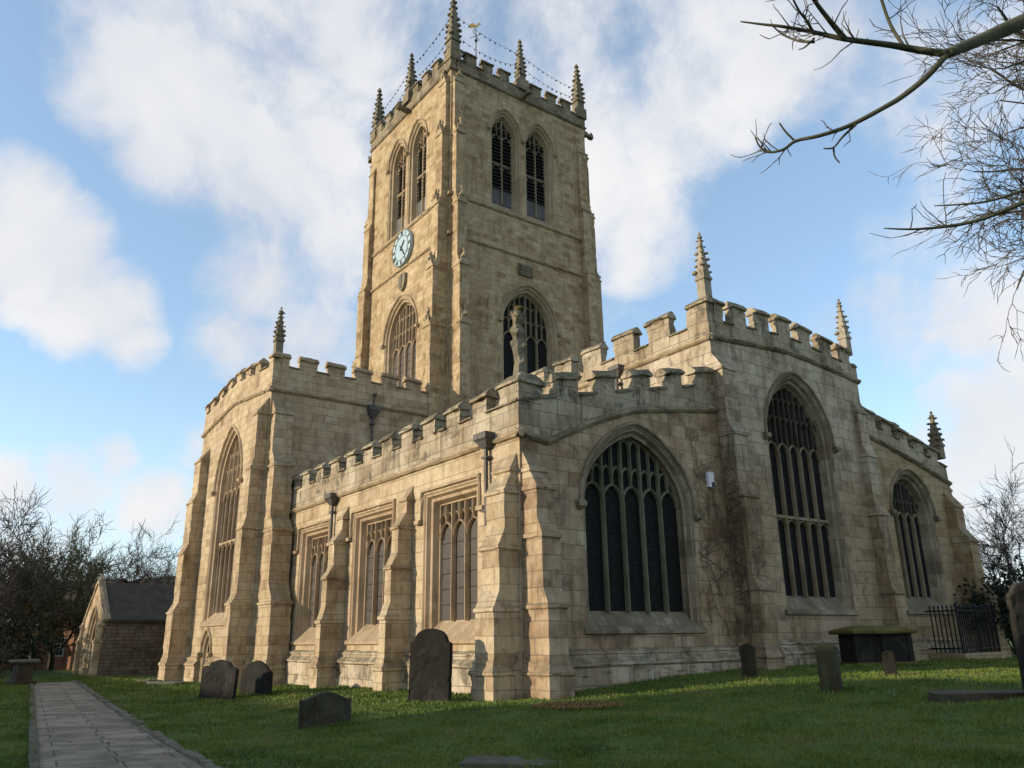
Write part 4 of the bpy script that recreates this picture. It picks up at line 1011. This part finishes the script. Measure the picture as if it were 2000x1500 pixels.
gs(1728, 1321, 1754, 1321, 1270, 'round', M['grave_dark'], 'smallest round-topped headstone before the right end of the chest tomb', .12)
p = hit(2008, 1372); q = Vector((p.x+.45, p.y+.62, p.z))
headstone(p, q, hgt(p, 1138), .16, 'shoulder', M['grave_dark'], 'big dark headstone cut by the right edge of the picture', lean=-2, tilt=4)

def slab(cx, cy, L, Wd, ang, h, mat, label, th=.12, name='ledger_stone'):
    mb = MB(); rg = random.Random(int(cx*10)); n = 16
    def ring(k, z): return [(L/2*k*max(-1, min(1, 1.25*math.cos(2*math.pi*i/n)))*(1+.02*math.sin(i*5)), Wd/2*k*max(-1, min(1, 1.25*math.sin(2*math.pi*i/n)))*(1+.03*math.cos(i*3)), z) for i in range(n)]
    mb.loft([ring(1, -.2), ring(1, h-.02), ring(.97, h)])
    o = obj(name, mb, mat, loc=(cx, cy, ground(cx, cy)), rotz=ang)
    return tag(o, label, 'grave slab', 'flat grave slabs')
p = hit(1000, 1490); slab(p.x, p.y, 1.5, .75, R_(38), .035, M['slab'], 'grey ledger slab flush in the grass at the bottom edge')
p = hit(1925, 1364); slab(p.x, p.y, 1.9, .8, R_(50), .12, M['grave'], 'dark flat slab lying by the right-hand big headstone')
p = hit(325, 1337); slab(p.x, p.y, 2.0, .8, R_(28), .12, M['slab'], 'low pale slab in the grass between the path and the transept')
p = hit(285, 1333); slab(p.x, p.y, .9, .5, R_(28), .13, M['slab'], 'small pale slab beside the low slab near the path')
# stones at the foot of the corner buttress
mb = MB(); mb.blob((0, 0, .08), .22, .25, 8, (1.6, 1.0, .8)); mb.blob((.25, .25, .06), .17, .25, 9, (1.2, 1.0, .9)); p = hit(1035, 1358)
tag(obj('fallen_stone', mb, M['grave_moss'], loc=tuple(p)), 'mossy fallen stones at the foot of the corner buttress', 'stone')
p = hit(1000, 1499)

# chest tomb with a mossy lid
def chest():
    a = Vector((1.5, 12.1, 0)); b = Vector((2.25, 14.1, 0)); z = ground(a.x, a.y)
    root = thing('chest_tomb', 'long dark chest tomb with a yellow mossy lid against the north aisle', 'chest tomb', (a.x, a.y, z), R_(-20))
    L = (b-a).length; H = 1.12
    mb = MB(); mb.box(-.9, .15, -.1, L+.1, -.3, .12); obj('base', mb, M['moss'], root)
    mb = MB(); mb.box(-.8, .05, .05, L-.05, .12, H-.14)
    for y in (.05, L/2, L-.05): mb.box(.02, .09, y-.09, y+.09, .12, H-.14)
    obj('chest', mb, M['grave_dark'], root)
    mb = MB(); mb.loft([[(-.95-e, -.15-e, zz), (.22+e, -.15-e, zz), (.22+e, L+.15+e, zz), (-.95-e, L+.15+e, zz)] for zz, e in ((H-.14, 0), (H-.10, .03), (H-.05, .03), (H, -.02), (H+.12, -.45))]); obj('lid', mb, M['moss'], root)
chest()
def chest2():
    a = hit(40, 1338); z = ground(a.x, a.y)
    root = thing('chest_tomb', 'weathered grey chest tomb with overhanging lid left of the path', 'chest tomb', (a.x, a.y, z), R_(10))
    H = hgt(a, 1288)
    mb = MB(); mb.box(-.6, .6, -.45, .45, -.2, .18); obj('base', mb, M['grave'], root)
    mb = MB(); mb.box(-.42, .42, -.32, .32, .18, H-.15); obj('chest', mb, M['grave'], root)
    mb = MB(); mb.loft([[(-.6+e, -.5+e, zz), (.6-e, -.5+e, zz), (.6-e, .5-e, zz), (-.6+e, .5-e, zz)] for zz, e in ((H-.15, .05), (H-.08, 0), (H, .05))]); obj('lid', mb, M['slab'], root)
chest2()

def railing():
    a = Vector((1.5, 19.1, 0)); b = Vector((1.5, 22.0, 0)); z = ground(a.x, a.y)
    H = 2.0
    root = thing('railing', 'black iron railing with pointed bars on a low kerb at the north corner', 'railing', (a.x, a.y, z), math.atan2(b.y-a.y, b.x-a.x))
    L = (b-a).length; zb = .28
    mb = MB(); mb.box(-.15, L+.15, -.12, .12, -.3, zb-.02); mb.box(-.15, .1, .12, 1.2, -.3, zb-.02); mb.box(L-.1, L+.15, .12, 1.2, -.3, zb-.02); obj('kerb', mb, M['north'], root)
    mb = MB()
    for zz in (zb+.12, H-.25): mb.box(0, L, -.02, .02, zz, zz+.05)
    for x in (0, L):
        for zz in (zb+.12, H-.25): mb.box(x-.02, x+.02, 0, 1.2, zz, zz+.05)
    obj('rail', mb, M['iron'], root)
    def bar(x, y, r=.018, h=None):
        h = h or H; b_ = MB(); b_.loft([[(x-q, y-q, zz), (x+q, y-q, zz), (x+q, y+q, zz), (x-q, y+q, zz)] for zz, q in ((zb-.02, r), (h-.12, r), (h-.11, r*2), (h, .002))]); obj('bar', b_, M['iron'], root)
    n = int(L/.16)
    for i in range(n+1): bar(L*i/n, 0, .03 if i in (0, n//2, n) else .016, H+.06 if i in (0, n//2, n) else H)
    for i in range(1, 7): bar(0, 1.15*i/7); bar(L, 1.15*i/7)
railing()

def leaves():
    rg = random.Random(6); c = hit(1130, 1382); mb = MB()
    for i in range(900):
        a = rg.uniform(0, 2*math.pi); r = math.sqrt(rg.random()); x = c.x+r*math.cos(a)*1.0; y = c.y+r*math.sin(a)*.95; z = bumpy(x, y)+.05+rg.random()*.03; s_ = rg.uniform(.015, .035); t = rg.uniform(0, 6.28); h = rg.uniform(-.02, .02)
        mb.add([(x+s_*math.cos(t+k*1.57), y+s_*math.sin(t+k*1.57), z+(h if k % 2 else -h)) for k in range(4)], [(0, 1, 2, 3)])
    tag(obj('fallen_leaves', mb, M['leaf'], orient=(0, 0, 1)), 'patch of brown dead leaves on the lawn before the east wall', 'leaves', kind='stuff')
leaves()

def tufts():
    rg = random.Random(12); mb = MB(); spots = []
    for o in COL.objects:
        if o.name.startswith(('gravestone', 'chest_tomb', 'ledger', 'fallen_stone', 'railing')):
            w_ = max(o.dimensions.x, .9); spots += [(o.location.x+rg.gauss(0, .35*w_), o.location.y+rg.gauss(0, .35*w_), 1) for _ in range(260)]
    spots += [(rg.uniform(-16, 0), -.28-rg.random()*.12, 1) for _ in range(1500)]+[(.30+rg.random()*.12, rg.uniform(1, 17), 1) for _ in range(1700)]
    for _ in range(260):
        c = (rg.uniform(-12, 12), rg.uniform(-8, 9)); spots += [(c[0]+rg.gauss(0, .10), c[1]+rg.gauss(0, .10), .8) for _ in range(22)]
    for E, sg in ((PR, 1), (PL, -1)):
        for _ in range(2600):
            x = rg.uniform(-22, 9); spots.append((x, edge_y(E, x)+sg*(.02+.12*rg.random()), .8))
    for x, y, k in spots:
        if (x < .2 and y > -.15): continue
        if on_path(x, y, -.02): continue
        d = math.hypot(x-CAM[0], y-CAM[1]); z = bumpy(x, y); h = rg.uniform(.04, .11)*k; w_ = .005+.0006*d; t = rg.uniform(0, 6.28)
        mb.add([(x-math.cos(t)*w_, y-math.sin(t)*w_, z-.02), (x+math.cos(t)*w_, y+math.sin(t)*w_, z-.02), (x+rg.gauss(0, .4)*h, y+rg.gauss(0, .4)*h, z+h)], [(0, 1, 2)])
    tag(link('grass_tufts', mb.mesh('grass_tufts', bpy.data.materials['grass_blades'], (0, 0, 1))), 'longer unmown grass round the stones, walls and kerbs', 'grass', kind='stuff')
    mb = MB()
    for _ in range(1500):
        x, y = rg.uniform(-12, 13), rg.uniform(-10, 14)
        if x < .4 and y > -.4: continue
        z = (bumpy(x, y)+.03) if not on_path(x, y) else -.485; s_ = rg.uniform(.018, .035); t = rg.uniform(0, 6.28); h = rg.uniform(0, .02)
        mb.add([(x+s_*math.cos(t+k*1.57), y+s_*math.sin(t+k*1.57), z+(h if k % 2 else 0)) for k in range(4)], [(0, 1, 2, 3)])
    tag(obj('scattered_leaves', mb, M['leaf'], orient=(0, 0, 1)), 'single dead leaves scattered over lawn and path', 'leaves', kind='stuff')
bpy.context.view_layer.update()
tufts()

# ------------------------------------------------------------------ trees
class Tree:
    def __init__(s, seed): s.rg = random.Random(seed); s.thick = MB(); s.thin = MB(); s.lim = .03
    def limb(s, p, d, L, r, depth, bend=.25, upw=.10, kids=(3, 4), spread=(.45, .9), shrink=(.6, .8)):
        rg = s.rg; n = max(3, int(L/ (.16 if L < 1 else .5))+2); n = min(n, 7); pts = [Vector(p)]; d = Vector(d).normalized(); dirs = [d]
        for i in range(n-1):
            d = (d+Vector((rg.gauss(0, 1), rg.gauss(0, 1), rg.gauss(0, 1)))*bend*.5+Vector((0, 0, upw))).normalized(); pts.append(pts[-1]+d*(L/(n-1))); dirs.append(d)
        r1 = r*.55
        rad = [r+(r1-r)*i/(n-1) for i in range(n)]
        (s.thick if r > s.lim else s.thin).tube(pts, rad, 6 if r > .06 else 4 if r > .02 else 3)
        if depth <= 0: return
        k = rg.randint(*kids)
        for j in range(k):
            t = .35+.65*(j+rg.random()*.6)/k if j < k-1 else 1.0
            i = min(n-1, int(t*(n-1))); b = pts[i]; dd = dirs[i]
            ax = Vector((rg.gauss(0, 1), rg.gauss(0, 1), rg.gauss(0, 1))).cross(dd)
            if ax.length < 1e-3: continue
            ax.normalize(); nd = Matrix.Rotation(rg.uniform(*spread)*(.5 if t == 1.0 else 1), 3, ax) @ dd
            s.limb(b, nd, L*rg.uniform(*shrink)*(1.0-.25*(1-t)), max(s.minr, rad[i]*rg.uniform(.5, .72)), depth-1, bend, upw, kids, spread, shrink)
    minr = .006

def bare_tree(px, dist, h, seed, label, depth=6, r=None, mat=('bark', 'twig'), spreadk=1.0, minr=.012, group='bare trees beyond the churchyard', stemlet=.28, kids=(3, 4)):
    v = ray(px, 1250); v = v/math.hypot(v[0], v[1]); x = CAM[0]+v[0]*dist; y = CAM[1]+v[1]*dist
    T = Tree(seed); T.minr = minr; T.lim = .07
    r = r or h*.018
    T.limb((0, 0, -.3), (T.rg.uniform(-.05, .05), T.rg.uniform(-.05, .05), 1), h*stemlet, r, depth, .33, .045, kids, (.40*spreadk, .95*spreadk), (.66, .86))
    root = thing('bare_tree', label, 'tree', (x, y, ground(x, y)), 0, group)
    zmax = max(v_[2] for v_ in T.thin.v) if T.thin.v else 1; k = h/max(zmax, .1)
    for nm, m_, mt in (('trunk', T.thick, mat[0]), ('crown', T.thin, mat[1])):
        m_.v = [(a*k, b*k, c*k) for a, b, c in m_.v]; me = m_.mesh(nm, M[mt]); link(nm, me, root)
    return root
G = (('bark', 'twig'), ('bark', 'twig_g'))
for px, d_, h_, sd, g_, lb in ((5, 62, 13.2, 21, 0, 'bushy bare tree at the far left edge'), (70, 70, 13.4, 30, 1, 'bare tree between the far left tree and the greenish one'), (104, 68, 12.6, 22, 1, 'greenish bare tree with a clear trunk standing before the brick house'),
                               (186, 76, 14, 23, 0, 'broad bare tree just left of the porch gable'), (236, 80, 13.2, 31, 0, 'bare tree directly behind the porch gable'), (290, 76, 11.4, 24, 0, 'thin bare tree rising above the porch roof'), (338, 84, 11.2, 25, 0, 'small bare tree showing just left of the transept'),
                               (-60, 55, 12, 26, 0, 'bare tree half outside the left edge'), (1990, 60, 13.0, 27, 0, 'airy bare tree at the right edge behind the railing'), (1950, 75, 8.5, 28, 0, 'low bare tree just right of the north aisle')):
    bare_tree(px, d_, h_*(1 if px > 1000 else .90), sd, lb, 6 if px > 1000 else 7, mat=G[g_], minr=.014 if px > 1000 else .016, kids=(3, 4))

def near_tree():
    """the tree that reaches over from the right: its trunk stands just outside the picture"""
    def at(px, py, d): v = ray(px, py); return Vector(CAM+v*d)
    base = at(2650, 1300, 11.0); base.z = ground(base.x, base.y)
    root = thing('overhanging_tree', 'bare tree reaching in from the upper right with thick mossy boughs', 'tree', tuple(base))
    T = Tree(5); rg = T.rg; T.minr = .0045; T.lim = .012
    def loc(p): return p-base
    fork = at(2500, -40, 11.0)
    T.thick.tube([Vector((0, 0, -.4)), Vector((.03, .02, .3)), Vector((.1, .1, 1.6)), loc(at(2618, 820, 11)), loc(at(2575, 480, 11)), loc(at(2540, 190, 11)), loc(fork), loc(at(2560, -420, 11.6)), loc(at(2540, -800, 12.2))], [.42, .33, .27, .24, .21, .19, .16, .11, .05], 12)
    rtv, upv, fwv = Vector(RT), Vector((0, 0, 1)), Vector(FW)
    for (px_, py_, sx, sz) in ((2600, 640, .9, .6), (2560, 330, 1.0, .5), (2540, 190, .8, .8), (2500, -40, 1.0, .7), (2560, -420, .9, .8), (2560, -420, -.2, 1.0), (2540, -800, .3, 1.0)):
        T.limb(loc(at(px_, py_, 11.2)), (rtv*sx+upv*sz+fwv*rg.uniform(-.4, .4)), 2.3, .085, 4, .3, .06, (3, 4), (.4, .9), (.6, .8))
    def bough(pts, r0, r1):
        P = [loc(at(*p)) for p in pts]; n = len(P); rad = [r0+(r1-r0)*i/(n-1) for i in range(n)]
        # smooth the polyline
        Q, R2 = [], []
        for i in range(n-1):
            p0, p1, p2, p3 = P[max(0, i-1)], P[i], P[i+1], P[min(n-1, i+2)]
            for k in range(4):
                t = k/4; Q.append(.5*((2*p1)+(p2-p0)*t+(2*p0-5*p1+4*p2-p3)*t*t+(-p0+3*p1-3*p2+p3)*t**3)); R2.append(rad[i]+(rad[i+1]-rad[i])*t)
        Q.append(P[-1]); R2.append(rad[-1]); T.thick.tube(Q, R2, 7); return Q, R2
    def twigs(Q, R2, n, L, depth=1, start=.2):
        for _ in range(n):
            i = int((start+(1-start)*rg.random())*(len(Q)-2)); d = (Q[i+1]-Q[i]).normalized(); ax = Vector((rg.gauss(0, 1), rg.gauss(0, 1), rg.gauss(0, 1))).cross(d).normalized()
            T.limb(Q[i], Matrix.Rotation(rg.uniform(.5, 1.1), 3, ax) @ d, L*rg.uniform(.5, 1.2), max(.006, R2[i]*.35), depth, .3, .08, (1, 3), (.5, 1.0), (.45, .7))
    D = 7.0
    q = bough([(2500, -40, 11), (2240, -60, 9.2), (2000, 42, 7.9), (1930, 72, 7.5), (1850, 105, D)], .085, .036)
    q = bough([(1850, 105, D), (1790, 97, D), (1740, 88, D-.1), (1650, 76, D-.2), (1590, 63, D-.2), (1530, 52, D-.3), (1485, 47, D-.3), (1446, 42, D-.3)], .030, .005); twigs(q[0], q[1], 14, .22, 1)
    q = bough([(1650, 76, D-.2), (1620, 40, D-.3), (1590, 0, D-.4), (1560, -50, D-.5)], .022, .010); twigs(q[0], q[1], 5, .3)
    q = bough([(1590, 66, D-.2), (1575, 40, D-.3), (1560, 20, D-.4), (1540, -20, D-.5)], .012, .006); twigs(q[0], q[1], 6, .2)
    q = bough([(1590, 82, D-.2), (1560, 80, D-.1), (1530, 68, D), (1508, 50, D)], .012, .005); twigs(q[0], q[1], 4, .15)
    q = bough([(1590, 75, D-.2), (1572, 92, D-.1), (1560, 97, D)], .009, .004)
    q = bough([(1765, 90, D), (1740, 50, D+.1), (1722, 0, D+.2), (1710, -50, D+.2)], .014, .010); twigs(q[0], q[1], 4, .25)
    q = bough([(1850, 105, D), (1810, 150, D-.1), (1760, 190, D-.2), (1730, 208, D-.3), (1660, 245, D-.4), (1600, 265, D-.5), (1555, 275, D-.5), (1530, 292, D-.6), (1500, 297, D-.6), (1483, 285, D-.6), (1475, 268, D-.6)], .024, .005); twigs(q[0], q[1], 10, .16, 1, .35)
    q = bough([(1672, 243, D-.4), (1645, 268, D-.4), (1628, 288, D-.4), (1608, 290, D-.4)], .010, .005)
    q = bough([(1628, 288, D-.4), (1630, 305, D-.4), (1640, 318, D-.4)], .008, .005)
    q = bough([(1552, 275, D-.5), (1535, 258, D-.5), (1522, 240, D-.5)], .009, .006)
    q = bough([(2548, 250, 11), (2420, 245, 10.6), (2300, 270, 10), (2100, 350, 8.6), (2000, 395, 8.0), (1900, 433, 7.8), (1800, 447, 7.6), (1727, 446, 7.4)], .044, .005); twigs(q[0], q[1], 16, .28, 1, .4)
    q = bough([(2540, 170, 11), (2420, 180, 10.6), (2300, 225, 10), (2100, 340, 8.8), (2000, 372, 8.4), (1920, 395, 8.2), (1825, 402, 8.0)], .036, .005); twigs(q[0], q[1], 12, .25, 1, .5)
    obj('trunk', T.thick, M['bark_g'], root, smooth=True); obj('crown', T.thin, M['twig'], root)
near_tree()
def mid_tree():
    def at(px, py, d): v = ray(px, py); return Vector(CAM+v*d)
    base = at(2420, 1290, 19.0); base.z = ground(base.x, base.y)
    root = thing('twiggy_tree', 'bare tree with a dense web of fine drooping twigs down the right edge', 'tree', tuple(base))
    T = Tree(15); T.minr = .007; T.lim = .03; rg = T.rg
    trunk = [Vector((0, 0, -.4)), at(2400, 900, 19)-base, at(2360, 500, 19)-base, at(2330, 100, 18.5)-base, at(2300, -300, 18)-base]
    T.thick.tube(trunk, [.42, .36, .28, .2, .1], 9)
    rtv = Vector(RT)
    for i_, (py_, sx, sz) in enumerate(((700, .9, .5), (520, 1.0, .5), (350, .8, .7), (180, 1.0, .6), (0, .9, .9), (-200, .6, 1.0), (-290, .0, 1.0))):
        T.limb(at(2372-i_*10, py_, 18.9)-base, rtv*sx+Vector((0, 0, sz))+Vector(FW)*rg.uniform(-.6, .6), 2.6, .10, 4, .3, .05, (3, 4), (.4, .9), (.62, .82))
    for (a, b, n) in (((2350, 300), (1960, 60), 0), ((2350, 420), (1990, 180), 0), ((2380, 520), (2000, 330), 0), ((2380, 600), (2030, 420), 0), ((2330, 120), (1990, -60), 0), ((2390, 540), (2045, 480), 0), ((2340, 250), (2040, 140), 0), ((2380, 480), (2060, 400), 0), ((2350, 200), (1980, 0), 0), ((2390, 600), (1990, 410), 0), ((2340, 150), (2020, 60), 0)):
        p = at(a[0], a[1], 19); q = at(b[0]+20, b[1], 17.5+rg.uniform(-1.5, 1.5)); mid = p.lerp(q, .5)+Vector((0, 0, .3))
        T.thick.tube([p-base, mid-base, q-base], [.11, .07, .04], 6)
        d = (q-mid).normalized()
        for k in range(4):
            s_ = mid.lerp(q, .35+.65*k/3); ax = Vector((rg.gauss(0, 1), rg.gauss(0, 1), rg.gauss(0, 1))).cross(d).normalized()
            T.limb(s_-base, Matrix.Rotation(rg.uniform(.1, .5), 3, ax) @ d, rg.uniform(.9, 1.25), .026, 4, .35, -.01, (2, 3), (.35, .8), (.62, .82))
    obj('trunk', T.thick, M['bark'], root, smooth=True); obj('crown', T.thin, M['twig'], root)
mid_tree()

# evergreen shrubs and hedges
def shrub(px, dist, wd, h, seed, label, n=2600, group='dark evergreens round the churchyard'):
    v = ray(px, 1250); v = v/math.hypot(v[0], v[1]); x = CAM[0]+v[0]*dist; y = CAM[1]+v[1]*dist
    rg = random.Random(seed); root = thing('evergreen_shrub', label, 'shrub', (x, y, ground(x, y)), 0, group)
    mb = MB(); lobes = [(rg.uniform(-.4, .4)*wd, rg.uniform(-.4, .4)*wd, rg.uniform(.3, .72)*h, rg.uniform(.22, .38)) for _ in range(9)]
    for i in range(n):
        L = rg.choice(lobes); a, b = rg.uniform(0, 6.28), rg.uniform(-1, 1); r = (.55+.5*rg.random())*L[3]; c = math.sqrt(1-b*b)
        p = Vector((L[0]+r*wd*c*math.cos(a), L[1]+r*wd*c*math.sin(a), max(.05, L[2]+r*h*.9*b))); s_ = rg.uniform(.07, .16)
        d1 = Vector((rg.gauss(0, 1), rg.gauss(0, 1), rg.gauss(0, 1))).normalized()*s_; d2 = d1.cross(Vector((rg.gauss(0, 1), rg.gauss(0, 1), rg.gauss(0, 1))).normalized()).normalized()*s_*.5
        mb.add([tuple(p-d1), tuple(p+d2), tuple(p+d1), tuple(p-d2)], [(0, 1, 2, 3)])
    obj('foliage', mb, M['hedge'], root)
    mb = MB()
    for k in range(5):
        L = lobes[k]; mb.tube([(0, 0, -.2), (L[0]*.5, L[1]*.5, L[2]*.6), (L[0], L[1], L[2])], [.09, .06, .02], 5)
    obj('stem', mb, M['bark'], root)
shrub(1985, 46, 4.2, 3.8, 1, 'dark evergreen bush behind the railing at the right', 5000)
shrub(2040, 40, 4.5, 4.2, 2, 'dark evergreen bush at the right edge beside the big headstone', 3500)
shrub(1925, 60, 3.5, 3.6, 3, 'small dark bush just beyond the north corner of the church')
shrub(-30, 60, 6, 4.0, 5, 'tall dark shrub mass beyond the tomb on the far left')
shrub(60, 75, 5, 3.4, 6, 'dark shrub to the left of the brick house')

# ------------------------------------------------------------------ houses beyond
def house(px, dist, L, Wd, eave, ridge, rot, label, windows, seed=0, mat='brick', chim=True):
    v = ray(px, 1250); v = v/math.hypot(v[0], v[1]); x = CAM[0]+v[0]*dist; y = CAM[1]+v[1]*dist
    root = thing('brick_house', label, 'house', (x, y, ground(x, y)), rot)
    mb = MB(); mb.box(-L/2, L/2, -Wd/2, Wd/2, -1, eave)
    for sx in (-1, 1): mb.add([(sx*L/2, -Wd/2, eave), (sx*L/2, Wd/2, eave), (sx*L/2, 0, ridge)], [(0, 1, 2)])
    obj('wall', mb, M[mat], root)
    mb = MB()
    for sg in (-1, 1): mb.loft([[(xx, 0, ridge+.12), (xx, 0, ridge-.02), (xx, sg*(Wd/2+.3), eave-.22), (xx, sg*(Wd/2+.3), eave-.08)] for xx in (-L/2-.2, L/2+.2)])
    rf = obj('roof', mb, M['slate'], root)
    if chim:
        for cx in (-L/2+.6, L/2-.6):
            mb = MB(); mb.box(cx-.4, cx+.4, -.35, .35, ridge-.6, ridge+1.1); mb.box(cx-.46, cx+.46, -.41, .41, ridge+1.1, ridge+1.25)
            for q in (-.2, .2): mb.tube([(cx+q, 0, ridge+1.2), (cx+q, 0, ridge+1.6)], .11, 8)
            obj('chimney', mb, M['brick'], rf)
    for (u, z, w_, h_) in windows:
        mb = MB(Fr('S', -Wd/2)); mb.box(u-w_/2, u+w_/2, z, z+h_, .0, .05)
        f = obj('window', mb, M['frame'], root)
        mb = MB(Fr('S', -Wd/2)); nx_, nz_ = 3, 3
        for i in range(nx_):
            for j in range(nz_):
                a = u-w_/2+.07+(w_-.14)*i/nx_; b = z+.07+(h_-.14)*j/nz_; mb.box(a+.02, a+(w_-.14)/nx_-.02, b+.02, b+(h_-.14)/nz_-.02, .04, .054)
        obj('pane', mb, M['pane'], f)
    return root
house(100, 78, 15, 7, 4.7, 6.6, R_(28), 'red brick house with white small-paned windows behind the trees', [(-1.5, .9, 1.3, 1.4), (2.6, .9, 1.3, 1.4), (-1.5, 3.2, 1.2, 1.2), (2.6, 3.2, 1.2, 1.2), (-5, .9, 1.2, 1.4), (6, .9, 1.2, 1.4)], chim=False)
house(-60, 80, 14, 7, 3.0, 5.6, R_(20), 'low dark-roofed building at the far left edge', [(3, .9, 1.3, 1.2)], chim=False)
house(330, 82, 12, 8, 5.9, 7.2, R_(20), 'house whose roof shows above the porch beside the transept', [], chim=False)
house(215, 90, 9, 7, 4.4, 5.9, R_(20), 'distant brick house with chimneys behind the porch', [])
# unseen house rows added behind the viewer to throw shade on the graves
def shading_row(x0, x1, y, z, label):
    root = thing('shading_terrace', label, 'house', ((x0+x1)/2, y, -.5), 0, 'unseen house rows added for shade'); L = x1-x0
    mb = MB(); mb.box(-L/2, L/2, -4, 4, -1, z-2.2)
    for sx in (-1, 1): mb.add([(sx*L/2, -4, z-2.2), (sx*L/2, 4, z-2.2), (sx*L/2, 0, z)], [(0, 1, 2)])
    obj('wall', mb, M['brick'], root)
    mb = MB()
    for sg in (-1, 1): mb.loft([[(xx, 0, z+.12), (xx, 0, z-.02), (xx, sg*4.4, z-2.45), (xx, sg*4.4, z-2.3)] for xx in (-L/2-.1, L/2+.1)])
    obj('roof', mb, M['slate'], root)
    for k in range(int(L/4)):
        for zz in ((.9,) if z < 9 else (.9, 3.7, 6.5)):
            mb = MB(); u = -L/2+2+4*k; mb.box(u-.6, u+.6, 4.0, 4.05, zz, zz+1.4); obj('window', mb, M['pane'], root)
shading_row(-70, -12.0, -36, 8.6, 'long low unseen terrace added to shade the front lawn')
shading_row(-11.8, 26, -38, 12.6, 'taller unseen terrace added to shade the right-hand graves')
